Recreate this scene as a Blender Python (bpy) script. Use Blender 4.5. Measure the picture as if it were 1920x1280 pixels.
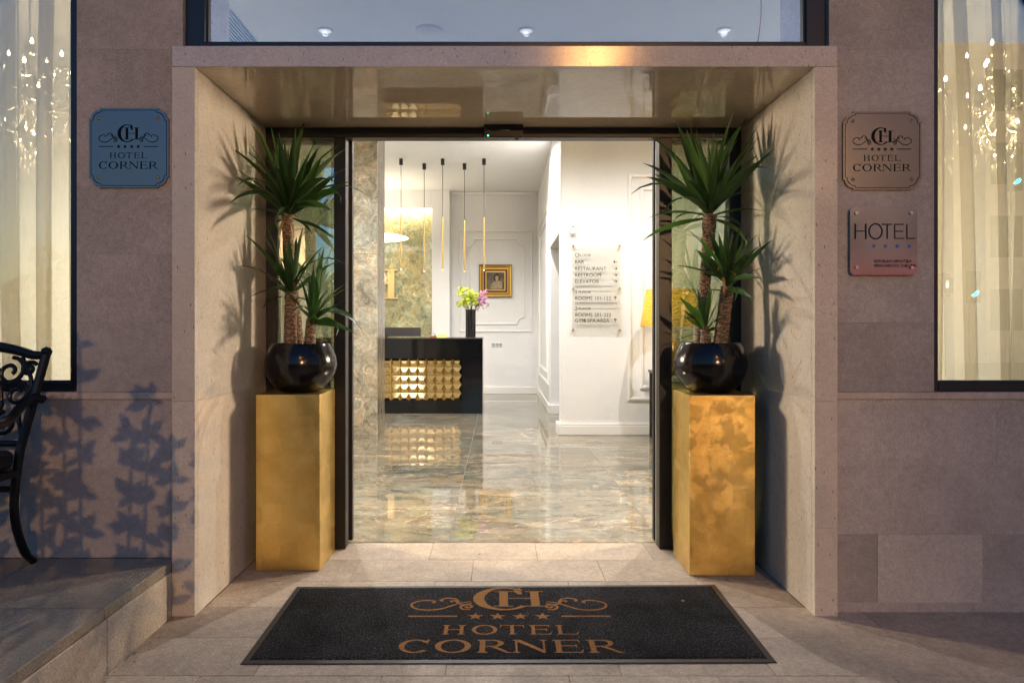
import bpy, bmesh, math, random
from mathutils import Vector, Matrix, Euler

R = math.radians
PI = math.pi
random.seed(7)
scene = bpy.context.scene
for o in list(bpy.data.objects):
    bpy.data.objects.remove(o)
COL = scene.collection

# ------------------------------------------------------------------ camera
EYE = 1.3                     # eye height above the paving, metres
cam_d = bpy.data.cameras.new('camera')
cam_d.sensor_width = 36.0
cam_d.lens = 36.0 * 1300 / 1920
cam_d.shift_x = 25 / 1920
cam_d.shift_y = -25 / 1920
cam_d.clip_start = 0.05
cam_d.clip_end = 400
cam = bpy.data.objects.new('camera', cam_d)
COL.objects.link(cam)
cam.location = (0, 0, EYE)
cam.rotation_euler = (R(90), 0, 0)
scene.camera = cam

# ------------------------------------------------------------------ sky, sun, exposure
SUN_EL, SUN_ROT = R(2.0), R(0)          # the sun sets behind the hotel (+Y)
world = bpy.data.worlds.new('World')
scene.world = world
world.use_nodes = True
wn = world.node_tree
bg = wn.nodes['Background']
sky = wn.nodes.new('ShaderNodeTexSky')
sky.sky_type = 'NISHITA'
sky.sun_disc = False
sky.sun_elevation = SUN_EL
sky.sun_rotation = SUN_ROT
sky.ozone_density = 4.0
sky.air_density = 1.0
sky.dust_density = 0.3
wn.links.new(sky.outputs['Color'], bg.inputs['Color'])
bg.inputs['Strength'].default_value = 0.15

sun_d = bpy.data.lights.new('sun', 'SUN')
sun_d.energy = 0.3
sun_d.angle = R(0.5)
sun_d.color = (1.0, 0.72, 0.5)
sun = bpy.data.objects.new('sun', sun_d)
COL.objects.link(sun)
sun.location = (0, 40, 12)
sun.rotation_euler = (R(-88.0), 0, 0)    # shines from +Y, two degrees above the horizon

vs = scene.view_settings
vs.view_transform = 'Standard'
vs.look = 'None'
vs.gamma = 1.0
vs.use_curve_mapping = False
vs.exposure = 1.7
cy = scene.cycles
cy.use_adaptive_sampling = True
cy.adaptive_threshold = 0.04
cy.max_bounces = 8
cy.diffuse_bounces = 4
cy.glossy_bounces = 4
cy.transmission_bounces = 6
cy.transparent_max_bounces = 32
cy.sample_clamp_indirect = 6.0
cy.caustics_reflective = False
cy.caustics_refractive = False
try:
    cy.use_denoising = True
    cy.denoiser = 'OPENIMAGEDENOISE'
except Exception:
    pass

# lamp powers (watts)
DOWN_W = 88      # each lobby spotlight
CHAND_W = 36    # each chandelier
LAMP_A, LAMP_B, LAMP_C = 380, 190, 95   # street lamps
SIDE_W = 510     # unseen spotlights added in the side rooms, aimed at the entrance


def at(px, py, Y):
    """A point of the place measured off the photograph, at the depth Y (metres)."""
    return Vector(((px - 935) * Y / 1300, Y, EYE + (615 - py) * Y / 1300))


# ------------------------------------------------------------------ materials
MATS = {}


def new_mat(name):
    m = bpy.data.materials.new(name)
    m.use_nodes = True
    nt = m.node_tree
    b = nt.nodes['Principled BSDF']
    MATS[name] = m
    return m, nt, b


def nd(nt, typ, **kw):
    n = nt.nodes.new(typ)
    for k, v in kw.items():
        setattr(n, k, v)
    return n


def ramp(nt, stops, interp='LINEAR'):
    r = nt.nodes.new('ShaderNodeValToRGB')
    r.color_ramp.interpolation = interp
    e = r.color_ramp.elements
    while len(e) > 1:
        e.remove(e[-1])
    e[0].position = stops[0][0]
    e[0].color = (*stops[0][1], 1) if len(stops[0][1]) == 3 else stops[0][1]
    for p, c in stops[1:]:
        x = e.new(p)
        x.color = (*c, 1) if len(c) == 3 else c
    return r


def g(v):
    return (v, v, v)


def coords(nt, scale=(1, 1, 1), jitter=True):
    """Object coordinates, moved by a random amount per object so that alike pieces differ."""
    tc = nd(nt, 'ShaderNodeTexCoord')
    mp = nd(nt, 'ShaderNodeMapping')
    mp.inputs['Scale'].default_value = scale
    nt.links.new(tc.outputs['Object'], mp.inputs['Vector'])
    if jitter:
        oi = nd(nt, 'ShaderNodeObjectInfo')
        ml = nd(nt, 'ShaderNodeMath', operation='MULTIPLY')
        ml.inputs[1].default_value = 37.0
        nt.links.new(oi.outputs['Random'], ml.inputs[0])
        nt.links.new(ml.outputs[0], mp.inputs['Location'])
    return mp.outputs[0]


def noise(nt, vec, scale, detail=4, rough=0.55, dist=0.0):
    n = nd(nt, 'ShaderNodeTexNoise')
    n.inputs['Scale'].default_value = scale
    n.inputs['Detail'].default_value = detail
    n.inputs['Roughness'].default_value = rough
    n.inputs['Distortion'].default_value = dist
    nt.links.new(vec, n.inputs['Vector'])
    return n.outputs['Fac']


def mixc(nt, fac, a, b, mode='MIX'):
    m = nd(nt, 'ShaderNodeMix', data_type='RGBA', blend_type=mode)
    for i, v in ((0, fac), (6, a), (7, b)):
        if hasattr(v, 'node'):
            nt.links.new(v, m.inputs[i])
        elif i == 0:
            m.inputs[0].default_value = v
        else:
            m.inputs[i].default_value = (*v, 1)
    return m.outputs[2]


def bump(nt, b, h, strength, dist=0.01):
    bp = nd(nt, 'ShaderNodeBump')
    bp.inputs['Strength'].default_value = strength
    bp.inputs['Distance'].default_value = dist
    nt.links.new(h, bp.inputs['Height'])
    nt.links.new(bp.outputs[0], b.inputs['Normal'])
    return bp


def plain(name, col, rough=0.5, metal=0.0, **kw):
    m, nt, b = new_mat(name)
    b.inputs['Base Color'].default_value = (*col, 1)
    b.inputs['Roughness'].default_value = rough
    b.inputs['Metallic'].default_value = metal
    for k, v in kw.items():
        b.inputs[k].default_value = v
    return m


def stone(name, col, tone=0.12, rough=0.8, grain=260, bstr=0.25, bdist=0.004, flecks=0.0, spec=0.4, fleck_scale=(1, 1, 1), rvar=0.0, blotch=1.0):
    m, nt, b = new_mat(name)
    v = coords(nt)
    big = noise(nt, v, 3.0, 5, 0.6)
    r1 = ramp(nt, [(0.3, tuple(c * (1 - 0.16 * blotch) for c in col)), (0.7, tuple(min(1, c * (1 + 0.12 * blotch)) for c in col))])
    nt.links.new(big, r1.inputs[0])
    fine = noise(nt, v, grain, 3, 0.7)
    rf = ramp(nt, [(0.3, g(0.80)), (0.7, g(1.15))])
    nt.links.new(fine, rf.inputs[0])
    c = mixc(nt, 1.0, r1.outputs[0], rf.outputs[0], 'MULTIPLY')
    mid = noise(nt, v, 34, 4, 0.7)
    rm_ = ramp(nt, [(0.3, g(1 - 0.13 * blotch)), (0.7, g(1 + 0.10 * blotch))])
    nt.links.new(mid, rm_.inputs[0])
    c = mixc(nt, 1.0, c, rm_.outputs[0], 'MULTIPLY')
    oi = nd(nt, 'ShaderNodeObjectInfo')
    ro = ramp(nt, [(0, g(1 - tone)), (1, g(1 + tone * 0.6))])
    nt.links.new(oi.outputs['Random'], ro.inputs[0])
    c = mixc(nt, 1.0, c, ro.outputs[0], 'MULTIPLY')
    if flecks:
        fv = coords(nt, fleck_scale)
        vo = nd(nt, 'ShaderNodeTexVoronoi')
        vo.inputs['Scale'].default_value = 27
        nt.links.new(fv, vo.inputs['Vector'])
        rv = ramp(nt, [(0.09, g(1)), (0.15, g(0))])
        nt.links.new(vo.outputs['Distance'], rv.inputs[0])
        sp = noise(nt, fv, 9, 2)
        rs = ramp(nt, [(0.44, g(0)), (0.52, g(1))])
        nt.links.new(sp, rs.inputs[0])
        f = mixc(nt, 1.0, rv.outputs[0], rs.outputs[0], 'MULTIPLY')
        ml = nd(nt, 'ShaderNodeMath', operation='MULTIPLY')
        ml.inputs[1].default_value = flecks
        nt.links.new(f, ml.inputs[0])
        c = mixc(nt, ml.outputs[0], c, tuple(x * 0.28 for x in col))
    nt.links.new(c, b.inputs['Base Color'])
    b.inputs['Roughness'].default_value = rough
    if rvar:
        rr = nd(nt, 'ShaderNodeMapRange')
        rr.inputs[3].default_value = max(0.02, rough - rvar)
        rr.inputs[4].default_value = rough + rvar
        nt.links.new(noise(nt, v, 14, 4), rr.inputs[0])
        nt.links.new(rr.outputs[0], b.inputs['Roughness'])
    b.inputs['Specular IOR Level'].default_value = spec
    bump(nt, b, fine, bstr, bdist)
    return m


stone('facade_stone', (0.38, 0.345, 0.325), 0.13, 0.85, 130, 0.6, 0.005, blotch=1.05)
stone('facade_stone_pale', (0.47, 0.43, 0.395), 0.02, 0.85, 130, 0.5, 0.005, blotch=0.8)
stone('portal_stone', (0.58, 0.515, 0.435), 0.03, 0.17, 150, 0.06, 0.002, flecks=0.85, fleck_scale=(1.6, 1.6, 0.55), rvar=0.04, blotch=0.6)
stone('soffit_stone', (0.56, 0.465, 0.355), 0.02, 0.025, 320, 0.0, 0.001, flecks=0.6, fleck_scale=(0.5, 1.8, 1.6), spec=1.0, blotch=0.6)
stone('lintel_stone', (0.52, 0.46, 0.39), 0.02, 0.13, 150, 0.10, 0.002, flecks=0.75, fleck_scale=(1.6, 1.6, 0.8), rvar=0.03, blotch=0.6, spec=1.0)
stone('sill_stone', (0.46, 0.39, 0.34), 0.04, 0.6, 260, 0.12, 0.003, flecks=0.6)
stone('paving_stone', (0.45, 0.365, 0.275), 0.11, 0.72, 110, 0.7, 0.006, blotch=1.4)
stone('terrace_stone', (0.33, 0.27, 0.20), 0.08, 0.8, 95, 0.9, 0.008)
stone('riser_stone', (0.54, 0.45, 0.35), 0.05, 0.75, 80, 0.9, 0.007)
stone('joint_grout', (0.16, 0.14, 0.12), 0.0, 0.9, 200, 0.2, 0.003)
stone('tile_grout', (0.36, 0.32, 0.26), 0.0, 0.8, 200, 0.1, 0.002)
stone('asphalt', (0.05, 0.05, 0.052), 0.0, 0.85, 120, 0.5, 0.006)
stone('plaster', (0.82, 0.81, 0.79), 0.0, 0.55, 300, 0.03, 0.001, blotch=0.15, spec=0.3)
stone('ceiling_paint', (0.88, 0.865, 0.835), 0.0, 0.7, 300, 0.02, 0.001, blotch=0.1)
stone('far_render', (0.62, 0.52, 0.48), 0.0, 0.9, 90, 0.2, 0.004)
plain('white_gloss', (0.82, 0.80, 0.76), 0.32)
plain('frame_dark', (0.012, 0.013, 0.017), 0.32, 0.0)
plain('frame_black', (0.010, 0.009, 0.009), 0.36, 0.0)
plain('rubber', (0.012, 0.012, 0.012), 0.55)
plain('aluminium', (0.55, 0.54, 0.52), 0.38, 0.9)
plain('chrome', (0.75, 0.75, 0.76), 0.12, 1.0)
plain('brass', (0.80, 0.56, 0.22), 0.25, 1.0)
plain('black_metal', (0.012, 0.012, 0.012), 0.28, 0.0)
plain('cast_iron', (0.006, 0.006, 0.007), 0.28, 0.0, **{'Specular IOR Level': 0.3})
plain('cushion', (0.010, 0.010, 0.011), 0.85)
plain('engraving', (0.004, 0.004, 0.005), 0.6, 0.0, **{'Specular IOR Level': 0.1})
plain('navy_print', (0.004, 0.007, 0.025), 0.5, 0.0, **{'Specular IOR Level': 0.15})
plain('star_blue', (0.01, 0.09, 0.42), 0.35)
plain('sign_letter', (0.035, 0.027, 0.014), 0.4)
plain('counter_top', (0.06, 0.058, 0.055), 0.12)
plain('monitor_plastic', (0.035, 0.033, 0.035), 0.45)
plain('socket_plastic', (0.78, 0.77, 0.74), 0.35)
plain('black_lacquer', (0.006, 0.006, 0.007), 0.07, 0.0)
plain('pot_glaze', (0.005, 0.005, 0.006), 0.16, 0.0, **{'Specular IOR Level': 0.4})
plain('vase_black', (0.008, 0.008, 0.009), 0.12)
plain('frame_red', (0.10, 0.012, 0.022), 0.45)
plain('gilt', (0.72, 0.45, 0.10), 0.32, 1.0)
plain('gilt_dark', (0.16, 0.085, 0.025), 0.4, 0.6)
plain('gold_mirror', (0.93, 0.74, 0.40), 0.08, 1.0)
plain('gold_letter', (0.90, 0.68, 0.34), 0.28, 1.0)
plain('wood_block', (0.33, 0.10, 0.035), 0.35)
plain('mat_print_base', (0.25, 0.12, 0.05), 0.95)
plain('flower_green', (0.52, 0.60, 0.06), 0.6, 0, **{'Subsurface Weight': 0.0})
plain('flower_pink', (0.62, 0.30, 0.48), 0.6)
plain('flower_stem', (0.05, 0.11, 0.03), 0.6)
plain('plastic_white', (0.80, 0.79, 0.76), 0.4)
plain('crystal', (0.80, 0.79, 0.75), 0.08, 0.6)
plain('chandelier_silver', (0.36, 0.34, 0.30), 0.24, 0.85)
plain('upholstery', (0.62, 0.56, 0.44), 0.8)
plain('planter_grey', (0.12, 0.12, 0.12), 0.7)
plain('console_dark', (0.03, 0.025, 0.02), 0.3)


def emis(name, col, strength):
    m, nt, b = new_mat(name)
    b.inputs['Base Color'].default_value = (*col, 1)
    b.inputs['Emission Color'].default_value = (*col, 1)
    b.inputs['Emission Strength'].default_value = strength
    return m


emis('bulb_glow', (1.0, 0.80, 0.50), 16)
emis('downlight_glow', (1.0, 0.93, 0.84), 0.2)
emis('led_strip', (1.0, 0.95, 0.80), 3)
emis('lamp_disc', (1.0, 0.88, 0.70), 1.4)
emis('tube_glow', (1.0, 0.9, 0.72), 1.0)
emis('street_glow', (1.0, 0.52, 0.14), 120)
emis('led_green', (0.05, 1.0, 0.45), 4)
emis('signal_red', (1.0, 0.06, 0.05), 30)
emis('red_band_glow', (1.0, 0.05, 0.06), 0.035)
emis('signal_cyan', (0.0, 0.85, 0.95), 26)


def glass(name, tint, k, base=0.0, rough=0.0):
    m, nt, b = new_mat(name)
    nt.nodes.remove(b)
    out = nt.nodes['Material Output']
    tr = nd(nt, 'ShaderNodeBsdfTransparent')
    tr.inputs[0].default_value = (*tint, 1)
    gl = nd(nt, 'ShaderNodeBsdfGlossy')
    gl.inputs['Roughness'].default_value = rough
    gl.inputs['Color'].default_value = (1, 1, 1, 1)
    fr = nd(nt, 'ShaderNodeFresnel')
    fr.inputs[0].default_value = 1.5
    ml = nd(nt, 'ShaderNodeMath', operation='MULTIPLY_ADD', use_clamp=True)
    ml.inputs[1].default_value = k
    ml.inputs[2].default_value = base
    nt.links.new(fr.outputs[0], ml.inputs[0])
    mx = nd(nt, 'ShaderNodeMixShader')
    nt.links.new(ml.outputs[0], mx.inputs[0])
    nt.links.new(tr.outputs[0], mx.inputs[1])
    nt.links.new(gl.outputs[0], mx.inputs[2])
    nt.links.new(mx.outputs[0], out.inputs[0])
    return m


glass('window_glass', (0.95, 0.97, 0.92), 1.5, 0.0)
glass('transom_glass', (0.84, 0.91, 1.0), 2.6, 0.06)
glass('sidelight_glass', (0.72, 0.76, 0.62), 2.6, 0.24)
glass('acrylic', (0.99, 0.99, 0.975), 0.2, 0.03)


def sheer(name, col, opac):
    m, nt, b = new_mat(name)
    nt.nodes.remove(b)
    out = nt.nodes['Material Output']
    v = coords(nt, (1, 1, 0.02), False)
    w = noise(nt, v, 500, 2)
    df = nd(nt, 'ShaderNodeBsdfDiffuse')
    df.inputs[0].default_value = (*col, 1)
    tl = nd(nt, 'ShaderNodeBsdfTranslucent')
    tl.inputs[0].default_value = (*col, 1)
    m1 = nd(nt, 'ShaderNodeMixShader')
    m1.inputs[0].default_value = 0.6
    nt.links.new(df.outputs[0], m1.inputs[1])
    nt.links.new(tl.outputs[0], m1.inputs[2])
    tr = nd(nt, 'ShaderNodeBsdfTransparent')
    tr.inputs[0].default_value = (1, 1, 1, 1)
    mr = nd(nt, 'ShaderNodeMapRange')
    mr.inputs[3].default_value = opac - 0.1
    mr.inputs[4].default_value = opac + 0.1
    nt.links.new(w, mr.inputs[0])
    mx = nd(nt, 'ShaderNodeMixShader')
    nt.links.new(mr.outputs[0], mx.inputs[0])
    nt.links.new(tr.outputs[0], mx.inputs[1])
    nt.links.new(m1.outputs[0], mx.inputs[2])
    nt.links.new(mx.outputs[0], out.inputs[0])


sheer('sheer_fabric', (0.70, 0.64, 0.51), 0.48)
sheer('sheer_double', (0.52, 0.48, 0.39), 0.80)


def marble(name, scale, rough, tint=(1, 1, 1), stretch=(1, 1, 1), dark=1.0, sat=1.0, contrast=0.0):
    """Breccia: shattered plates of grey green and tan stone with pale cracks between them and fine streaks inside."""
    m, nt, b = new_mat(name)
    v = coords(nt, stretch)
    wn_ = nd(nt, 'ShaderNodeTexNoise')
    wn_.inputs['Scale'].default_value = scale * 1.3
    wn_.inputs['Detail'].default_value = 6
    wn_.inputs['Roughness'].default_value = 0.6
    nt.links.new(v, wn_.inputs['Vector'])
    va = nd(nt, 'ShaderNodeVectorMath', operation='MULTIPLY_ADD')
    va.inputs[1].default_value = (1.05 / scale,) * 3
    nt.links.new(wn_.outputs['Color'], va.inputs[0])
    nt.links.new(v, va.inputs[2])
    wv = va.outputs[0]
    vo = nd(nt, 'ShaderNodeTexVoronoi')
    vo.inputs['Scale'].default_value = scale * 1.5
    nt.links.new(wv, vo.inputs['Vector'])
    sep = nd(nt, 'ShaderNodeSeparateColor')
    nt.links.new(vo.outputs['Color'], sep.inputs[0])
    plates = ramp(nt, [(0.0, (0.155, 0.165, 0.15)), (0.25, (0.235, 0.225, 0.185)), (0.5, (0.20, 0.225, 0.21)), (0.75, (0.27, 0.225, 0.165)), (1.0, (0.30, 0.285, 0.24))])
    nt.links.new(sep.outputs[0], plates.inputs[0])
    n1 = noise(nt, wv, scale * 2.2, 9, 0.68, 0.2)
    base = ramp(nt, [(0.30, (0.10, 0.10, 0.088)), (0.42, (0.20, 0.20, 0.17)), (0.50, (0.27, 0.225, 0.16)), (0.56, (0.22, 0.24, 0.22)), (0.64, (0.34, 0.305, 0.235)), (0.75, (0.20, 0.14, 0.10))])
    nt.links.new(n1, base.inputs[0])
    c = mixc(nt, 0.62, plates.outputs[0], base.outputs[0])
    # pale crack lines along the plates, and a second finer set
    for sc_, wd, col, f_ in ((scale * 1.5, 0.016, (0.56, 0.46, 0.32), 0.6), (scale * 4.2, 0.03, (0.46, 0.38, 0.27), 0.5)):
        ve = nd(nt, 'ShaderNodeTexVoronoi', feature='DISTANCE_TO_EDGE')
        ve.inputs['Scale'].default_value = sc_
        nt.links.new(wv, ve.inputs['Vector'])
        rv = ramp(nt, [(0.0, g(f_)), (wd, g(0))])
        nt.links.new(ve.outputs['Distance'], rv.inputs[0])
        mk = ramp(nt, [(0.42, g(0)), (0.58, g(1))])
        nt.links.new(noise(nt, v, sc_ * 0.55, 3), mk.inputs[0])
        c = mixc(nt, mixc(nt, 1.0, rv.outputs[0], mk.outputs[0], 'MULTIPLY'), c, col)
    n4 = noise(nt, wv, scale * 6, 7, 0.75, 0.3)
    v4 = ramp(nt, [(0.32, g(0.62)), (0.5, g(1.0)), (0.68, g(1.25))])
    nt.links.new(n4, v4.inputs[0])
    c = mixc(nt, 1.0, c, v4.outputs[0], 'MULTIPLY')
    c = mixc(nt, 1.0, c, tuple(t * dark for t in tint), 'MULTIPLY')
    hs = nd(nt, 'ShaderNodeHueSaturation')
    hs.inputs['Saturation'].default_value = sat
    nt.links.new(c, hs.inputs['Color'])
    gm = nd(nt, 'ShaderNodeGamma')
    gm.inputs[1].default_value = 1.0 + contrast
    nt.links.new(hs.outputs[0], gm.inputs[0])
    c = mixc(nt, 1.0, gm.outputs[0], g(0.24 ** -contrast), 'MULTIPLY')
    nt.links.new(c, b.inputs['Base Color'])
    b.inputs['Roughness'].default_value = rough
    b.inputs['Specular IOR Level'].default_value = 0.6
    return m


marble('marble_floor', 1.6, 0.03, (1.0, 0.98, 0.97), (0.55, 1.0, 1), 0.90, 0.85, 0.75)
marble('marble_column', 2.4, 0.10, (1.0, 0.98, 0.94), (1, 1, 1), 1.5, 0.8, 0.4)
marble('marble_side', 2.2, 0.2, (1.0, 0.92, 0.84), (1, 1, 0.25), 1.0, 0.8, 0.2)
marble('marble_panel', 1.8, 0.06, (1.0, 1.03, 0.92), (1, 1, 1), 1.35, 1.15, 0.5)


def gold_leaf(name, crinkle, rough):
    m, nt, b = new_mat(name)
    v = coords(nt)
    b.inputs['Metallic'].default_value = 1.0
    tone = noise(nt, v, 5, 5, 0.6)
    rt = ramp(nt, [(0.3, (0.70, 0.45, 0.12)), (0.52, (0.84, 0.58, 0.18)), (0.75, (0.92, 0.68, 0.26))])
    nt.links.new(tone, rt.inputs[0])
    # square leaves laid edge to edge: a small tone step at each leaf
    sx = nd(nt, 'ShaderNodeTexCoord')
    vo = nd(nt, 'ShaderNodeTexVoronoi', distance='CHEBYCHEV')
    vo.inputs['Scale'].default_value = 10.5
    vo.inputs['Randomness'].default_value = 0.35
    nt.links.new(sx.outputs['Object'], vo.inputs['Vector'])
    rv = nd(nt, 'ShaderNodeSeparateColor')
    nt.links.new(vo.outputs['Color'], rv.inputs[0])
    rr = ramp(nt, [(0, g(0.91)), (1, g(1.05))])
    nt.links.new(rv.outputs[0], rr.inputs[0])
    c = mixc(nt, 1.0, rt.outputs[0], rr.outputs[0], 'MULTIPLY')
    nt.links.new(c, b.inputs['Base Color'])
    v2 = coords(nt, (1, 1, 3.2))
    cr = noise(nt, v2, 38, 5, 0.68, 0.8)
    s = nd(nt, 'ShaderNodeMath', operation='SUBTRACT')
    s.inputs[1].default_value = 0.5
    nt.links.new(cr, s.inputs[0])
    a = nd(nt, 'ShaderNodeMath', operation='ABSOLUTE')
    nt.links.new(s.outputs[0], a.inputs[0])
    ridge = ramp(nt, [(0, g(1)), (0.05, g(0))])
    nt.links.new(a.outputs[0], ridge.inputs[0])
    msk = noise(nt, v, 12, 3)
    rm = ramp(nt, [(0.44, g(0)), (0.66, g(1))])
    nt.links.new(msk, rm.inputs[0])
    h = mixc(nt, 1.0, ridge.outputs[0], rm.outputs[0], 'MULTIPLY')
    kk = nd(nt, 'ShaderNodeMath', operation='MULTIPLY', use_clamp=True)
    kk.inputs[1].default_value = min(0.35, crinkle * 2)
    nt.links.new(h, kk.inputs[0])
    c = mixc(nt, kk.outputs[0], c, (1.0, 0.80, 0.36))
    nt.links.new(c, b.inputs['Base Color'])
    # thin overlap line where the leaves meet
    ve = nd(nt, 'ShaderNodeTexVoronoi', distance='CHEBYCHEV', feature='F1')
    ve.inputs['Scale'].default_value = 10.5
    ve.inputs['Randomness'].default_value = 0.35
    nt.links.new(sx.outputs['Object'], ve.inputs['Vector'])
    re_ = ramp(nt, [(0.46, g(0)), (0.49, g(0.06))])
    nt.links.new(ve.outputs['Distance'], re_.inputs[0])
    fine = noise(nt, v, 70, 3)
    h2 = mixc(nt, 0.15, mixc(nt, 1.0, h, re_.outputs[0], 'ADD'), fine)
    bump(nt, b, h2, crinkle, 0.004)
    mr = nd(nt, 'ShaderNodeMapRange')
    mr.inputs[3].default_value = rough - 0.08
    mr.inputs[4].default_value = rough + 0.12
    nt.links.new(noise(nt, v, 22, 4), mr.inputs[0])
    nt.links.new(mr.outputs[0], b.inputs['Roughness'])
    return m


gold_leaf('gold_leaf_smooth', 0.09, 0.31)
gold_leaf('gold_leaf_crinkled', 0.22, 0.30)


def brushed(name, col, rough):
    m, nt, b = new_mat(name)
    v = coords(nt, (0.02, 1, 1), False)
    n = noise(nt, v, 400, 3)
    b.inputs['Base Color'].default_value = (*col, 1)
    b.inputs['Metallic'].default_value = 1.0
    mr = nd(nt, 'ShaderNodeMapRange')
    mr.inputs[3].default_value = rough - 0.05
    mr.inputs[4].default_value = rough + 0.05
    nt.links.new(n, mr.inputs[0])
    nt.links.new(mr.outputs[0], b.inputs['Roughness'])
    return m


brushed('plaque_metal', (0.22, 0.205, 0.20), 0.25)
MATS['plaque_metal'].node_tree.nodes['Principled BSDF'].inputs['Metallic'].default_value = 0.8
brushed('plate_metal', (0.40, 0.41, 0.43), 0.13)


def fabric_mat():
    m, nt, b = new_mat('mat_pile')
    v = coords(nt)
    n = noise(nt, v, 170, 2, 0.85)
    r = ramp(nt, [(0.3, g(0.003)), (0.50, (0.010, 0.0095, 0.010)), (0.62, (0.040, 0.038, 0.038)), (0.76, (0.20, 0.19, 0.18))])
    nt.links.new(n, r.inputs[0])
    dn = noise(nt, v, 2.6, 5, 0.65)
    rd = ramp(nt, [(0.35, g(0.7)), (0.7, g(2.0))])
    nt.links.new(dn, rd.inputs[0])
    nt.links.new(mixc(nt, 1.0, r.outputs[0], rd.outputs[0], 'MULTIPLY'), b.inputs['Base Color'])
    b.inputs['Roughness'].default_value = 1.0
    b.inputs['Specular IOR Level'].default_value = 0.1
    bump(nt, b, n, 1.0, 0.006)
    m, nt, b = new_mat('mat_print')
    v = coords(nt)
    n = noise(nt, v, 240, 2, 0.8)
    r = ramp(nt, [(0.3, (0.11, 0.048, 0.016)), (0.7, (0.40, 0.195, 0.07))])
    nt.links.new(n, r.inputs[0])
    nt.links.new(r.outputs[0], b.inputs['Base Color'])
    b.inputs['Roughness'].default_value = 1.0
    b.inputs['Specular IOR Level'].default_value = 0.1
    bump(nt, b, n, 0.8, 0.004)


fabric_mat()


def leaf_mat(name, c0, c1, c2, tipped=True):
    m, nt, b = new_mat(name)
    oi = nd(nt, 'ShaderNodeObjectInfo')
    r = ramp(nt, [(0, c0), (0.6, c1), (1, c2)])
    nt.links.new(oi.outputs['Random'], r.inputs[0])
    v = coords(nt, (0.6, 14, 1))
    n = noise(nt, v, 9, 3)
    rn = ramp(nt, [(0.3, g(0.8)), (0.7, g(1.2))])
    nt.links.new(n, rn.inputs[0])
    c = mixc(nt, 1.0, r.outputs[0], rn.outputs[0], 'MULTIPLY')
    tc2 = nd(nt, 'ShaderNodeTexCoord')
    sx2 = nd(nt, 'ShaderNodeSeparateXYZ')
    nt.links.new(tc2.outputs['Object'], sx2.inputs[0])
    rt2 = ramp(nt, [(0.0, (0.75, 0.75, 0.75)), (0.05, g(0.0)), (0.93, g(0.0)), (0.985, g(0.8))])
    nt.links.new(sx2.outputs['X'], rt2.inputs[0])
    if tipped:
        c = mixc(nt, rt2.outputs[0], c, (0.16, 0.11, 0.045))
    nt.links.new(c, b.inputs['Base Color'])
    b.inputs['Roughness'].default_value = 0.38
    b.inputs['Transmission Weight'].default_value = 0.0
    # light glowing through the blade
    tl = nd(nt, 'ShaderNodeBsdfTranslucent')
    c2_ = mixc(nt, 1.0, c, (1.6, 1.9, 0.7), 'MULTIPLY')
    nt.links.new(c2_, tl.inputs[0])
    mx = nd(nt, 'ShaderNodeMixShader')
    mx.inputs[0].default_value = 0.22
    nt.links.new(b.outputs[0], mx.inputs[1])
    nt.links.new(tl.outputs[0], mx.inputs[2])
    nt.links.new(mx.outputs[0], nt.nodes['Material Output'].inputs[0])


leaf_mat('yucca_leaf', (0.020, 0.052, 0.016), (0.032, 0.082, 0.022), (0.060, 0.125, 0.030))
leaf_mat('dry_leaf', (0.30, 0.20, 0.09), (0.34, 0.22, 0.10), (0.36, 0.25, 0.12))
leaf_mat('shrub_leaf', (0.03, 0.07, 0.02), (0.04, 0.09, 0.03), (0.06, 0.11, 0.03), False)


def bark():
    m, nt, b = new_mat('yucca_bark')
    v = coords(nt)
    w = nd(nt, 'ShaderNodeTexWave', bands_direction='Z')
    w.inputs['Scale'].default_value = 14
    w.inputs['Distortion'].default_value = 11
    w.inputs['Detail'].default_value = 4
    w.inputs['Detail Scale'].default_value = 2.5
    nt.links.new(v, w.inputs['Vector'])
    r = ramp(nt, [(0.0, (0.09, 0.055, 0.033)), (0.4, (0.17, 0.105, 0.062)), (0.9, (0.235, 0.155, 0.095)), (1.0, (0.34, 0.25, 0.17))])
    nt.links.new(w.outputs['Fac'], r.inputs[0])
    nt.links.new(r.outputs[0], b.inputs['Base Color'])
    b.inputs['Roughness'].default_value = 0.85
    bump(nt, b, w.outputs['Fac'], 0.6, 0.006)


bark()


def shade_mat():
    m, nt, b = new_mat('lamp_shade_gold')
    v = coords(nt, (1, 1, 6), False)
    n = noise(nt, v, 22, 4)
    r = ramp(nt, [(0.3, (0.48, 0.29, 0.025)), (0.7, (0.82, 0.58, 0.12))])
    nt.links.new(n, r.inputs[0])
    nt.links.new(r.outputs[0], b.inputs['Base Color'])
    b.inputs['Roughness'].default_value = 0.35
    b.inputs['Metallic'].default_value = 0.3
    bump(nt, b, n, 0.4, 0.004)
    tl = nd(nt, 'ShaderNodeBsdfTranslucent')
    nt.links.new(r.outputs[0], tl.inputs[0])
    mx = nd(nt, 'ShaderNodeMixShader')
    mx.inputs[0].default_value = 0.45
    nt.links.new(b.outputs[0], mx.inputs[1])
    nt.links.new(tl.outputs[0], mx.inputs[2])
    nt.links.new(mx.outputs[0], nt.nodes['Material Output'].inputs[0])


shade_mat()


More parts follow.
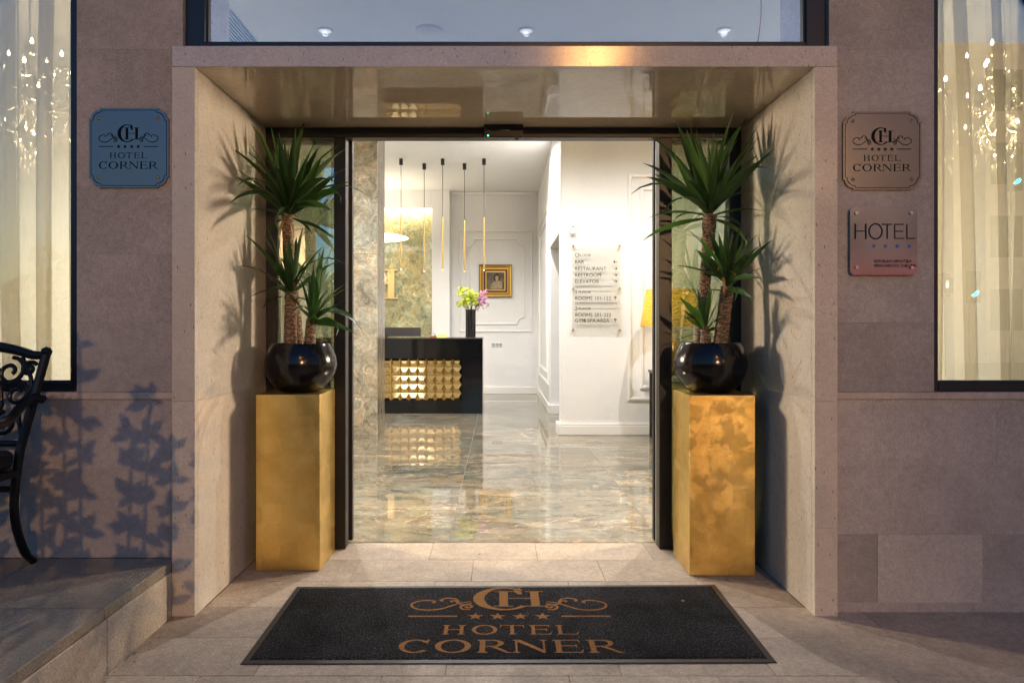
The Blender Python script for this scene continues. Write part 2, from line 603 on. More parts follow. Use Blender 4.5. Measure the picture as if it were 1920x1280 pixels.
def canvas_mat():
    m, nt, b = new_mat('painted_canvas')
    v = coords(nt, jitter=False)
    n = noise(nt, v, 12, 6, 0.6, 0.8)
    r = ramp(nt, [(0.3, (0.035, 0.028, 0.018)), (0.5, (0.12, 0.085, 0.045)), (0.7, (0.22, 0.16, 0.085))])
    nt.links.new(n, r.inputs[0])
    nt.links.new(r.outputs[0], b.inputs['Base Color'])
    b.inputs['Roughness'].default_value = 0.5
    for nm, cc in (('paint_skin', (0.55, 0.33, 0.2)), ('paint_cloth', (0.42, 0.32, 0.17)), ('paint_hair', (0.025, 0.02, 0.016))):
        m, nt, b = new_mat(nm)
        v = coords(nt, jitter=False)
        n = noise(nt, v, 30, 5, 0.6, 1.0)
        r = ramp(nt, [(0.3, tuple(x * 0.45 for x in cc)), (0.7, tuple(x * 1.15 for x in cc))])
        nt.links.new(n, r.inputs[0])
        nt.links.new(r.outputs[0], b.inputs['Base Color'])
        b.inputs['Roughness'].default_value = 0.5


canvas_mat()


# ------------------------------------------------------------------ mesh helpers
class MB:
    """Collects shapes; build() links them as one mesh object."""

    def __init__(self):
        self.v, self.f = [], []

    def add(self, vs, fs):
        n = len(self.v)
        self.v += [tuple(p) for p in vs]
        self.f += [tuple(i + n for i in q) for q in fs]
        return self

    def box(self, x0, x1, y0, y1, z0, z1):
        p = [(x, y, z) for z in (z0, z1) for y in (y0, y1) for x in (x0, x1)]
        return self.add(p, [(0, 2, 3, 1), (4, 5, 7, 6), (0, 1, 5, 4), (2, 6, 7, 3), (0, 4, 6, 2), (1, 3, 7, 5)])

    def lathe(self, prof, n=32, c=(0, 0, 0), cap=True):
        vs, fs = [], []
        for r, z in prof:
            for k in range(n):
                a = 2 * PI * k / n
                vs.append((c[0] + r * math.cos(a), c[1] + r * math.sin(a), c[2] + z))
        for i in range(len(prof) - 1):
            for k in range(n):
                k2 = (k + 1) % n
                fs.append((i * n + k, i * n + k2, (i + 1) * n + k2, (i + 1) * n + k))
        if cap:
            fs.append(tuple(range(n - 1, -1, -1)))
            fs.append(tuple((len(prof) - 1) * n + k for k in range(n)))
        return self.add(vs, fs)

    def tube(self, pts, rad, n=8, flat=1.0):
        pts = [Vector(p) for p in pts]
        if not isinstance(rad, (list, tuple)):
            rad = [rad] * len(pts)
        vs, fs = [], []
        ref = None
        for i, p in enumerate(pts):
            t = (pts[min(i + 1, len(pts) - 1)] - pts[max(i - 1, 0)])
            if t.length < 1e-9:
                t = Vector((0, 0, 1))
            t.normalize()
            if ref is None:
                ref = Vector((0, 1, 0)) if abs(t.y) < 0.9 else Vector((1, 0, 0))
            u = ref - t * ref.dot(t)
            if u.length < 1e-6:
                u = t.orthogonal()
            u.normalize()
            ref = u
            w = t.cross(u)
            for k in range(n):
                a = 2 * PI * k / n
                vs.append(p + (u * math.cos(a) * flat + w * math.sin(a)) * rad[i])
        for i in range(len(pts) - 1):
            for k in range(n):
                k2 = (k + 1) % n
                fs.append((i * n + k, i * n + k2, (i + 1) * n + k2, (i + 1) * n + k))
        fs.append(tuple(range(n - 1, -1, -1)))
        fs.append(tuple((len(pts) - 1) * n + k for k in range(n)))
        return self.add(vs, fs)

    def prism(self, poly, to3, d):
        """A polygon (list of 2D points) extruded by the vector d; to3 maps 2D to 3D."""
        a = [Vector(to3(*p)) for p in poly]
        b = [p + Vector(d) for p in a]
        n = len(a)
        fs = [tuple(range(n)), tuple(range(2 * n - 1, n - 1, -1))]
        fs += [(i, i + n, (i + 1) % n + n, (i + 1) % n) for i in range(n)]
        return self.add(a + b, fs)

    def build(self, name, mat, parent=None, smooth=False, bevel=0.0, seg=1, fix=True, angle=35):
        me = bpy.data.meshes.new(name)
        me.from_pydata(self.v, [], self.f)
        if fix:
            bm = bmesh.new()
            bm.from_mesh(me)
            bmesh.ops.recalc_face_normals(bm, faces=bm.faces)
            bm.to_mesh(me)
            bm.free()
        if smooth:
            for p in me.polygons:
                p.use_smooth = True
            me.set_sharp_from_angle(angle=R(angle))
        me.materials.append(MATS[mat] if isinstance(mat, str) else mat)
        o = bpy.data.objects.new(name, me)
        COL.objects.link(o)
        if bevel:
            md = o.modifiers.new('bevel', 'BEVEL')
            md.width = bevel
            md.segments = seg
            md.limit_method = 'ANGLE'
            md.angle_limit = R(40)
        if parent is not None:
            o.parent = parent
            o.matrix_parent_inverse = parent.matrix_world.inverted() if False else Matrix.Translation(-Vector(parent.location))
        return o


def box(name, mat, parent, x0, x1, y0, y1, z0, z1, bevel=0.0, seg=1):
    return MB().box(min(x0, x1), max(x0, x1), min(y0, y1), max(y0, y1), min(z0, z1), max(z0, z1)).build(name, mat, parent, bevel=bevel, seg=seg)


def tag(o, label=None, cat=None, group=None, kind=None):
    if label:
        o['label'] = label
    if cat:
        o['category'] = cat
    if group:
        o['group'] = group
    if kind:
        o['kind'] = kind
    return o


def thing(name, loc, label, cat, group=None):
    o = bpy.data.objects.new(name, None)
    o.empty_display_size = 0.1
    COL.objects.link(o)
    o.location = loc
    return tag(o, label, cat, group)


def copy_tree(o, parent=None):
    c = o.copy()
    COL.objects.link(c)
    if parent is not None:
        c.parent = parent
        c.matrix_parent_inverse = o.matrix_parent_inverse.copy()
    for ch in [k for k in bpy.data.objects if k.parent == o]:
        copy_tree(ch, c)
    return c


def lamp(name, kind, loc, energy, col, parent=None, **kw):
    d = bpy.data.lights.new(name, kind)
    d.energy = energy
    d.color = col
    for k, v in kw.items():
        setattr(d, k, v)
    o = bpy.data.objects.new(name, d)
    COL.objects.link(o)
    o.location = loc
    if parent is not None:
        o.parent = parent
        o.matrix_parent_inverse = Matrix.Translation(-Vector(parent.location))
    return o


def catmull(pts, n=8):
    pts = [Vector(p) for p in pts]
    P = [pts[0] * 2 - pts[1]] + pts + [pts[-1] * 2 - pts[-2]]
    out = []
    for i in range(1, len(P) - 2):
        p0, p1, p2, p3 = P[i - 1], P[i], P[i + 1], P[i + 2]
        for k in range(n):
            t = k / n
            out.append(0.5 * ((2 * p1) + (p2 - p0) * t + (2 * p0 - 5 * p1 + 4 * p2 - p3) * t * t + (3 * p1 - p0 - 3 * p2 + p3) * t ** 3))
    out.append(P[-2])
    return out


# ------------------------------------------------------------------ lettering: polygons in drawing units, y up
def ring(cx, cy, rx, ry, ix, iy, a0=0.0, a1=360.0, n=40, icx=None):
    icx = cx if icx is None else icx
    qs = []
    for k in range(n):
        t0, t1 = R(a0 + (a1 - a0) * k / n), R(a0 + (a1 - a0) * (k + 1) / n)
        qs.append([(cx + rx * math.cos(t0), cy + ry * math.sin(t0)), (cx + rx * math.cos(t1), cy + ry * math.sin(t1)),
                   (icx + ix * math.cos(t1), cy + iy * math.sin(t1)), (icx + ix * math.cos(t0), cy + iy * math.sin(t0))])
    return qs


def rect(x0, x1, y0, y1):
    return [(x0, y0), (x1, y0), (x1, y1), (x0, y1)]


def serif_glyph(ch, x, y, w, h, tk=0.2, th=0.055):
    """One roman capital, lower left corner at x, y; tk and th are thick and thin strokes as shares of h."""
    T, t = tk * h, th * h
    s = 0.09 * h
    P = []

    def stem(xc, wd, top=True, bot=True):
        P.append(rect(xc - wd / 2, xc + wd / 2, y + t, y + h - t))
        for e, yy, d in ((bot, y, 1), (top, y + h, -1)):
            if e:
                P.append([(xc - wd / 2 - s, yy), (xc + wd / 2 + s, yy), (xc + wd / 2 + s, yy + d * t * 0.7), (xc + wd / 2, yy + d * t * 1.6),
                          (xc - wd / 2, yy + d * t * 1.6), (xc - wd / 2 - s, yy + d * t * 0.7)])
    if ch == 'H':
        stem(x + s + T / 2, T)
        stem(x + w - s - T / 2, T)
        P.append(rect(x + s + T, x + w - s - T, y + h * 0.5, y + h * 0.5 + t))
    elif ch == 'O':
        P += ring(x + w / 2, y + h / 2, w / 2, h / 2 * 1.03, w / 2 - T * 1.1, h / 2 - t)
    elif ch == 'C':
        P += ring(x + w * 0.53, y + h / 2, w * 0.53, h / 2 * 1.03, w * 0.53 - T * 1.05, h / 2 - t, 38, 318)
        P.append([(x + w * 0.9, y + h * 0.68), (x + w * 0.96, y + h), (x + w * 0.91, y + h), (x + w * 0.83, y + h * 0.84)])
    elif ch == 'T':
        stem(x + w / 2, T, top=False)
        P.append(rect(x, x + w, y + h - t, y + h))
        for sgn, xx in ((1, x), (-1, x + w)):
            P.append([(xx, y + h - t), (xx + sgn * t, y + h - t), (xx + sgn * t * 0.6, y + h * 0.76), (xx - sgn * t * 0.4, y + h * 0.76)])
    elif ch == 'E':
        stem(x + s + T / 2, T)
        P.append(rect(x + s + T, x + w * 0.95, y + h - t, y + h))
        P.append(rect(x + s + T, x + w * 0.84, y + h * 0.5, y + h * 0.5 + t))
        P.append(rect(x + s + T, x + w, y, y + t))
        P.append([(x + w * 0.95 - t, y + h - t), (x + w * 0.95, y + h - t), (x + w * 0.96, y + h * 0.78), (x + w * 0.93, y + h * 0.78)])
        P.append([(x + w * 0.84 - t, y + h * 0.40), (x + w * 0.84, y + h * 0.40), (x + w * 0.84, y + h * 0.64), (x + w * 0.84 - t, y + h * 0.64)])
        P.append([(x + w - t * 1.6, y + t), (x + w, y + t), (x + w * 1.05, y + h * 0.25), (x + w * 1.02, y + h * 0.25)])
    elif ch == 'L':
        stem(x + s + T / 2, T)
        P.append(rect(x + s + T, x + w, y, y + t))
        P.append([(x + w - t * 1.6, y + t), (x + w, y + t), (x + w * 1.06, y + h * 0.26), (x + w * 1.02, y + h * 0.26)])
    elif ch == 'R':
        stem(x + s + T / 2, T)
        xb = x + s + T
        P.append(rect(xb, xb + w * 0.2, y + h - t, y + h))
        P.append(rect(xb, xb + w * 0.2, y + h * 0.46, y + h * 0.46 + t))
        P += ring(xb + w * 0.2, y + h * 0.73 + t * 0.0, w * 0.36, h * 0.27, w * 0.36 - T, h * 0.27 - t, -90, 90, 18)
        P.append([(xb + w * 0.16, y + h * 0.46), (xb + w * 0.16 + T * 1.1, y + h * 0.46), (x + w * 0.93, y + t), (x + w * 1.05, y), (x + w * 0.86, y)])
    elif ch == 'N':
        stem(x + s + t * 0.7, t * 1.3)
        stem(x + w - s - t * 0.7, t * 1.3, bot=False)
        P.append([(x, y + h), (x + s + T * 0.9, y + h), (x + w - s, y + t * 2.5), (x + w - s, y), (x + w - s - t * 1.4, y)])
    return P


def ribbon(pts, wd, n=7):
    c = catmull([(p[0], p[1], 0) for p in pts], n)
    qs = []
    N = len(c)

    def off(i):
        a, b = c[max(i - 1, 0)], c[min(i + 1, N - 1)]
        d = (b - a)
        d.normalize()
        k = wd / 2 * (0.45 + 0.55 * math.sin(PI * min(1, max(0, i / (N - 1)))) ** 0.5)
        return Vector((-d.y, d.x, 0)) * k
    for i in range(N - 1):
        a, b = off(i), off(i + 1)
        p, q = c[i], c[i + 1]
        qs.append([(p - a)[:2], (q - b)[:2], (q + b)[:2], (p + a)[:2]])
    return qs


def star(cx, cy, r, inner=0.40):
    pts = []
    for k in range(10):
        rr = r if k % 2 == 0 else r * inner
        a = PI / 2 + k * PI / 5
        pts.append((cx + rr * math.cos(a), cy + rr * math.sin(a)))
    return pts


def disc(cx, cy, r, n=14):
    return [(cx + r * math.cos(2 * PI * k / n), cy + r * math.sin(2 * PI * k / n)) for k in range(n)]


def monogram():
    """C and H interlaced; units as on the door plaque (y up, plaque 1280 high)."""
    Y = lambda v: 1280 - v
    P = ring(606, Y(432), 136, 128, 92, 116, 48, 318, 44, icx=612)
    P.append([(672, Y(385)), (690, Y(385)), (684, Y(306)), (672, Y(312)), (650, Y(345))])
    for xc, wd in ((606, 38), (746, 38)):
        P.append(rect(xc - wd / 2, xc + wd / 2, Y(512), Y(356)))
        P.append(rect(xc - wd / 2 - 22, xc + wd / 2 + 22, Y(520), Y(512)))
        P.append(rect(xc - wd / 2 - 22, xc + wd / 2 + 22, Y(356), Y(349)))
    P.append(rect(625, 727, Y(434), Y(427)))
    return P


def scrolls(side):
    Y = lambda v: 1280 - v
    L = [[(296, 480), (303, 468), (285, 456), (248, 456), (214, 476), (203, 505), (222, 540), (275, 558), (330, 548), (375, 515), (415, 483), (462, 468)],
         [(404, 492), (405, 465), (392, 440), (362, 428), (334, 438), (326, 456), (336, 462)],
         [(378, 474), (373, 462), (383, 458), (398, 466), (402, 486)],
         [(400, 487), (432, 500), (466, 487)],
         [(424, 500), (418, 525), (430, 548), (462, 553)],
         [(426, 520), (440, 502), (462, 508), (466, 524), (450, 534), (440, 524), (450, 518)]]
    out = []
    for pts in L:
        q = [(a, Y(b)) for a, b in pts]
        out += ribbon(q if side < 0 else [(1257 - a, b) for a, b in q], 11)
    out += [disc(298, Y(476), 9), disc(332, Y(458), 8)] if side < 0 else [disc(959, Y(476), 9), disc(925, Y(458), 8)]
    return out


def rules_and_stars():
    Y = lambda v: 1280 - v
    P = [rect(203, 410, Y(626), Y(614)), rect(848, 1054, Y(626), Y(614))]
    return P, [star(x, Y(622), 34) for x in (486, 580, 675, 769)]


def words():
    Y = lambda v: 1280 - v
    W = []
    for ch, x, w in (('H', 358, 92), ('O', 476, 102), ('T', 590, 96), ('E', 708, 84), ('L', 815, 84)):
        W.append((ch, serif_glyph(ch, x, Y(791), w, 84, 0.17)))
    for ch, x, w in (('C', 203, 118), ('O', 341, 138), ('R', 502, 128), ('N', 638, 132), ('E', 792, 108), ('R', 922, 130)):
        W.append((ch, serif_glyph(ch, x, Y(943), w, 105, 0.20)))
    return W


def flat_polys(name, polys, to3, d, mat, parent, step):
    """Thin raised print. Every polygon is a hair thicker than the last so that no two faces share a plane."""
    mb = MB()
    dv = Vector(d)
    for i, p in enumerate(polys):
        mb.prism(p, to3, dv * (1 + step * (i % 11)))
    return mb.build(name, mat, parent)


def emblem(parent, to3, d, mat, step=0.12):
    flat_polys('monogram', monogram(), to3, d, mat, parent, step)
    for sd_ in (-1, 1):
        flat_polys('scrollwork', scrolls(sd_), to3, d, mat, parent, step)
    ru, st = rules_and_stars()
    for r_ in ru:
        flat_polys('rule', [r_], to3, d, mat, parent, step)
    for s_ in st:
        flat_polys('star', [s_], to3, d, mat, parent, step)
    for ch, pl in words():
        flat_polys('letter', pl, to3, d, mat, parent, step)


def text(name, body, size, loc, mat, parent, align='LEFT', extrude=0.0006, rot=(PI / 2, 0, 0), sx=1.0):
    cu = bpy.data.curves.new('lettering_curve', 'FONT')
    cu.body = body
    cu.size = size
    cu.align_x = align
    cu.extrude = extrude
    cu.resolution_u = 3
    tmp = bpy.data.objects.new('lettering_curve', cu)
    COL.objects.link(tmp)
    dg = bpy.context.evaluated_depsgraph_get()
    me = bpy.data.meshes.new_from_object(tmp.evaluated_get(dg))
    bpy.data.objects.remove(tmp)
    me.materials.clear()
    me.materials.append(MATS[mat])
    o = bpy.data.objects.new(name, me)
    COL.objects.link(o)
    o.location = loc
    o.rotation_euler = rot
    o.scale = (sx, 1, 1)
    if parent is not None:
        o.parent = parent
        o.matrix_parent_inverse = Matrix.Translation(-Vector(parent.location))
    return o


# ================================================================== THE SETTING
def structure(o):
    o['kind'] = 'structure'
    return o


def slab(name, mat, parent, x0, x1, y0, y1, z0, z1, bv=0.003):
    return box(name, mat, parent, x0, x1, y0, y1, z0, z1, bevel=bv)


# street and paving ------------------------------------------------
street = structure(box('street', 'asphalt', None, -60, 60, -60, -2.6, -0.5, -0.12))
pavement = structure(box('pavement', 'joint_grout', None, -1.470, 9, -2.6, 4.20, -0.30, -0.006))
rnd = random.Random(3)
rows = [4.205, 3.894, 3.565, 3.235, 2.915, 2.596, 2.27, 1.95]
joint_hints = {0: [945, 1154, 730], 1: [837, 1052, 1240], 3: [330 + 60], 4: [640, 1480, 1790], 5: [700, 945, 1215, 1560]}
for i in range(len(rows) - 1):
    y1, y0 = rows[i], rows[i + 1]
    lo, hi = (-1.37, 1.426) if y0 > 3.15 else (-1.47, 5.2)
    xs = [lo]
    x = lo + rnd.uniform(0.25, 0.6)
    while x < hi - 0.2:
        xs.append(x)
        x += rnd.uniform(0.55, 0.72)
    xs.append(hi)
    for a, b in zip(xs, xs[1:]):
        dz = rnd.uniform(-0.0008, 0.0008)
        slab('paving_slab', 'paving_stone', pavement, a + 0.0008, b - 0.0008, y0 + 0.001, y1 - 0.001, -0.05, 0.0 + dz, 0.0015)
slab('paving_field', 'paving_stone', pavement, -1.46, 9, -2.6, 1.945, -0.05, 0.0, 0.004)

# terrace on the left ----------------------------------------------
terrace = structure(box('terrace', 'joint_grout', None, -8, -1.482, 0.3, 3.175, -0.3, 0.24))
ty = [3.172, 2.60, 1.98, 1.3, 0.3]
for i in range(4):
    cuts = [-1.478, -2.08 - 0.33 * (i % 2), -2.9, -3.9, -8]
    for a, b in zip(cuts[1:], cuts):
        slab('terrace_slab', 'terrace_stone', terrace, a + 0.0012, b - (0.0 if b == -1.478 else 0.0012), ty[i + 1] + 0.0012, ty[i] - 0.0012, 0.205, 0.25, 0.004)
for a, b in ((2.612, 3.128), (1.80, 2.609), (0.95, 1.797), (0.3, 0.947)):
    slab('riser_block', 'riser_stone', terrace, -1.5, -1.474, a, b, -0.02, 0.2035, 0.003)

# facade ----------------------------------------------------------
FY = 3.175
WL, WR = -1.932, 1.994           # window edges next to the portal
wall_l = structure(box('facade_wall_left', 'facade_stone', None, -1.928, -1.45, 3.301, 3.73, 0.0, 4.3))
wall_r = structure(box('facade_wall_right', 'facade_stone', None, 1.515, 1.990, 3.301, 3.73, 0.0, 4.3))
courses = [1.008, 1.325, 1.637, 1.950, 2.262, 2.575, 2.887, 3.20, 3.52, 3.84, 4.3]
for za, zb in zip(courses, courses[1:]):
    xi = -1.4765 if zb <= 2.58 else -1.447
    slab('stone_block', 'facade_stone', wall_l, WL, xi, FY, 3.30, za + 0.0002, zb - 0.0002, 0.0004)
    xi = 1.5315 if zb <= 2.58 else 1.513
    slab('stone_block', 'facade_stone', wall_r, xi, WR, FY, 3.30, za + 0.0002, zb - 0.0002, 0.0004)
# below the sills
box('wall_backing', 'plaster', wall_l, -5.4, -1.93, 3.30, 3.73, 0.0, 1.0)
box('wall_backing', 'plaster', wall_r, 1.992, 5.4, 3.30, 3.73, 0.0, 1.0)
low_l = [(0.25, 0.655, [-1.4765, -2.52, -3.4, -5.4]), (0.655, 0.974, [-1.4765, -2.75, -3.7, -5.4])]
for za, zb, xs in low_l:
    for a, b in zip(xs[1:], xs):
        slab('stone_block', 'facade_stone', wall_l, a + 0.0002, b - 0.0002, FY, 3.30, za + 0.0002, zb - 0.0002, 0.0004)
low_r = [(0.0, 0.045, [1.5315, 5.4]), (0.045, 0.357, [1.5315, 1.735, 2.215, 2.9, 5.4]), (0.357, 0.67, [1.5315, 2.02, 2.8, 5.4]),
         (0.67, 0.974, [1.5315, 1.655, 2.28, 3.0, 5.4])]
for za, zb, xs in low_r:
    for j, (a, b) in enumerate(zip(xs, xs[1:])):
        dy = -0.0012 if (za == 0.045 and j == 1) else 0.0
        slab('stone_block', 'facade_stone_pale' if dy else 'facade_stone', wall_r, a + 0.0002, b - 0.0002, FY + dy, 3.30, za + 0.0002, zb - 0.0002, 0.0004)
# above the windows and out to the corners of the building
for nm, w, xs in (('wall_head', wall_l, (-5.4, -1.93)), ('wall_head', wall_r, (1.992, 5.4))):
    box(nm, 'facade_stone', w, xs[0], xs[1], FY, 3.73, 3.75, 4.3)
box('wall_head', 'facade_stone', wall_l, -1.447, 1.512, FY + 0.001, 3.73, 3.75, 4.3)
box('wall_end', 'facade_stone', wall_l, -5.4, -4.3, FY, 3.73, 1.008, 3.75)
box('wall_end', 'facade_stone', wall_r, 4.3, 5.4, FY, 3.73, 1.008, 3.75)

# portal ----------------------------------------------------------
portal = thing('entrance_portal', (0, 3.13, 0), 'cream limestone portal framing the recessed glass entrance', 'portal')
for xa, xb in ((-1.475, -1.372), (1.428, 1.530)):
    for za, zb in ((0.0, 0.397), (0.397, 0.97), (0.97, 2.478)):
        slab('jamb_block', 'portal_stone', portal, xa, xb, 3.13, 3.165, za + 0.0003, zb - 0.0003, 0.0008)
    for za, zb in ((0.0, 0.97), (0.97, 2.478)):
        slab('lining_slab', 'portal_stone', portal, xa, xb, 3.166, 4.20, za + 0.0003, zb - 0.0003, 0.0005)
slab('lintel', 'lintel_stone', portal, -1.475, 1.530, 3.13, 3.165, 2.479, 2.573, 0.0018)
slab('soffit_slab', 'soffit_stone', portal, -1.475, 1.530, 3.166, 4.20, 2.480, 2.573, 0.0012)

# interior shell ---------------------------------------------------
HX = 5.3
CZ = 3.99
lobby_floor = structure(box('lobby_floor', 'tile_grout', None, -HX, HX, 4.215, 13.9, -0.2, -0.0025))
box('floor_margin', 'marble_floor', lobby_floor, -HX, -1.48, 3.73, 4.213, -0.2, 0.0)
box('floor_margin', 'marble_floor', lobby_floor, 1.535, HX, 3.73, 4.213, -0.2, 0.0)
tx = [-HX] + [-0.307 + 1.3 * k for k in range(-3, 5)] + [HX]
tyy = [4.213, 4.97, 7.57, 10.17, 12.77, 13.74]
for i in range(len(tyy) - 1):
    for a, b in zip(tx, tx[1:]):
        box('floor_tile', 'marble_floor', lobby_floor, a + 0.0012, b - 0.0012, tyy[i] + (0.0 if i == 0 else 0.0012), tyy[i + 1] - 0.0012, -0.02, 0.0, bevel=0.0005)
ceiling = structure(box('ceiling', 'ceiling_paint', None, -HX, HX, 3.73, 13.9, CZ, 4.3))
back_wall = structure(box('lobby_back_wall', 'plaster', None, -HX, 0.78, 13.74, 14.0, 0, 4.3))
wall_west = structure(box('lobby_side_wall_left', 'plaster', None, -HX - 0.2, -HX, 3.2, 14.0, 0, 4.3))
wall_east = structure(box('lobby_side_wall_right', 'plaster', None, HX, HX + 0.2, 3.2, 14.0, 0, 4.3))
wall_a = structure(box('lobby_front_wall_right', 'plaster', None, 0.757, HX, 8.45, 8.70, 0, CZ, bevel=0.02, seg=3))
wall_b = structure(box('corridor_wall', 'plaster', None, 0.78, HX, 10.50, 14.0, 0, CZ, bevel=0.01, seg=2))
wall_c = structure(box('passage_lintel', 'plaster', None, 0.765, HX, 8.71, 10.49, 2.50, CZ, bevel=0.004))
# skirting boards
box('skirting', 'white_gloss', wall_a, 0.715, HX, 8.412, 8.449, 0, 0.118, bevel=0.008, seg=2)
box('skirting', 'white_gloss', wall_a, 0.725, HX, 8.420, 8.449, 0.1185, 0.143, bevel=0.008, seg=2)
box('skirting', 'white_gloss', wall_a, 0.715, 0.755, 8.451, 8.70, 0, 0.14, bevel=0.008, seg=2)
box('skirting', 'white_gloss', wall_b, 0.755, 0.779, 10.46, 13.735, 0, 0.14, bevel=0.006, seg=2)
box('skirting', 'white_gloss', wall_b, 0.781, HX, 10.46, 10.499, 0, 0.14, bevel=0.006, seg=2)
box('skirting', 'white_gloss', back_wall, -0.954, 0.754, 13.705, 13.739, 0, 0.14, bevel=0.006, seg=2)
box('skirting', 'white_gloss', back_wall, -HX, -3.35, 13.705, 13.739, 0, 0.14, bevel=0.006, seg=2)
box('cornice', 'ceiling_paint', back_wall, -0.954, 0.765, 13.66, 13.739, 3.935, 3.989, bevel=0.02, seg=2)


def moulding(parent, path, to3, out, wd=0.045):
    """A raised bead round a wall panel: a closed path mitred at its corners."""
    n = len(path)
    prof = [(-wd / 2, 0.0), (-wd / 2, 0.012), (-wd * 0.2, 0.026), (wd * 0.15, 0.026), (wd * 0.3, 0.014), (wd / 2, 0.010), (wd / 2, 0.0)]
    vs, fs = [], []
    m = len(prof)
    area = sum(path[i][0] * path[(i + 1) % n][1] - path[(i + 1) % n][0] * path[i][1] for i in range(n))
    sg = 1 if area > 0 else -1
    for i in range(n):
        p0, p1, p2 = Vector(path[i - 1]), Vector(path[i]), Vector(path[(i + 1) % n])
        d1, d2 = (p1 - p0).normalized(), (p2 - p1).normalized()
        n1, n2 = Vector((d1.y, -d1.x)) * sg, Vector((d2.y, -d2.x)) * sg
        b = (n1 + n2)
        b = b / max(0.3, b.dot(n1)) if b.length > 1e-6 else n1
        for o_, h in prof:
            q = p1 + b * o_
            vs.append(Vector(to3(q.x, q.y)) + Vector(out) * h)
    for i in range(n):
        j = (i + 1) % n
        for k in range(m - 1):
            fs.append((i * m + k, i * m + k + 1, j * m + k + 1, j * m + k))
    return MB().add(vs, fs).build('wall_moulding', 'white_gloss', parent, smooth=True, angle=25)


def rect_path(x0, x1, z0, z1, cc=0.0, n=8):
    if not cc:
        return [(x0, z0), (x1, z0), (x1, z1), (x0, z1)]
    pts = []
    for (cx, cz, a0) in ((x0, z0, 90), (x1, z0, 180), (x1, z1, 270), (x0, z1, 0)):
        arc = [(cx + cc * math.cos(R(a0 - 90.0 * k / n)), cz + cc * math.sin(R(a0 - 90.0 * k / n))) for k in range(n + 1)]
        pts += arc
    return pts


moulding(back_wall, rect_path(-0.766, 0.655, 1.236, 3.213), lambda a, b: (a, 13.739, b), (0, -1, 0), 0.04)
moulding(back_wall, rect_path(-0.605, 0.505, 1.38, 3.06, 0.14), lambda a, b: (a, 13.739, b), (0, -1, 0), 0.04)
moulding(wall_a, rect_path(1.5925, 3.3, 0.436, 3.153), lambda a, b: (a, 8.449, b), (0, -1, 0), 0.05)
moulding(wall_a, rect_path(1.742, 3.15, 0.579, 2.997), lambda a, b: (a, 8.449, b), (0, -1, 0), 0.05)
moulding(wall_b, rect_path(10.75, 13.1, 0.436, 3.2), lambda a, b: (0.779, a, b), (-1, 0, 0), 0.05)
moulding(wall_b, rect_path(10.95, 12.9, 0.60, 3.03), lambda a, b: (0.779, a, b), (-1, 0, 0), 0.05)

# reception niche: white surround, backlit marble --------------------
niche = structure(box('niche_wall', 'plaster', None, -1.300, -0.955, 13.50, 13.739, 0, CZ - 0.001, bevel=0.004))
box('niche_rail', 'plaster', niche, -2.95, -1.302, 13.50, 13.739, 3.637, CZ - 0.001)
box('niche_stile', 'plaster', niche, -3.33, -2.952, 13.50, 13.739, 0, CZ - 0.001)
for za, zb in ((0.0, 1.90), (1.903, 3.64)):
    box('marble_panel', 'marble_panel', niche, -2.95, -1.302, 13.66, 13.735, za, zb, bevel=0.001)
box('led_strip', 'led_strip', niche, -2.9, -1.32, 13.56, 13.64, 3.620, 3.634)
lamp('niche_light', 'AREA', (-2.1, 13.55, 3.6), 2.5, (1, 0.95, 0.75), niche, shape='RECTANGLE', size=1.5, size_y=0.05).rotation_euler = (R(20), 0, 0)

column = thing('marble_column', (-1.76, 8.45, 0), 'square column clad in veined green and tan marble', 'column')
for za, zb in ((0.0, 0.46), (0.463, 2.20), (2.203, CZ)):
    slab('column_panel', 'marble_column', column, -2.045, -1.482, 8.45, 8.50, za, zb, 0.001)
    slab('column_side_panel', 'marble_side', column, -1.52, -1.4815, 8.501, 9.02, za, zb, 0.001)
    slab('column_side_panel', 'marble_side', column, -2.045, -2.0, 8.501, 9.02, za, zb, 0.001)
box('column_core', 'plaster', column, -1.999, -1.521, 8.501, 9.02, 0, CZ)


# ================================================================== WINDOWS AND DOORS
def window(name, x0, x1, z0, z1, y, fw, fb, label, gmat, fmat='frame_dark'):
    t = thing(name, ((x0 + x1) / 2, y, z0), label, 'window')
    box('frame_stile', fmat, t, x0, x0 + fw, y, y + 0.07, z0, z1, bevel=0.003)
    box('frame_stile', fmat, t, x1 - fw, x1, y, y + 0.07, z0, z1, bevel=0.003)
    box('frame_rail', fmat, t, x0 + fw + 0.0005, x1 - fw - 0.0005, y + 0.001, y + 0.07, z0, z0 + fb, bevel=0.003)
    box('frame_rail', fmat, t, x0 + fw + 0.0005, x1 - fw - 0.0005, y + 0.001, y + 0.07, z1 - fw, z1, bevel=0.003)
    # glazing bead, then the pane
    bd = 0.008
    for q in ((x0 + fw, x0 + fw + bd, z0 + fb, z1 - fw), (x1 - fw - bd, x1 - fw, z0 + fb, z1 - fw), (x0 + fw + bd, x1 - fw - bd, z0 + fb, z0 + fb + bd)):
        box('glazing_bead', 'rubber', t, q[0], q[1], y + 0.02, y + 0.05, q[2], q[3])
    box('pane', gmat, t, x0 + fw, x1 - fw, y + 0.034, y + 0.036, z0 + fb, z1 - fw)
    return t


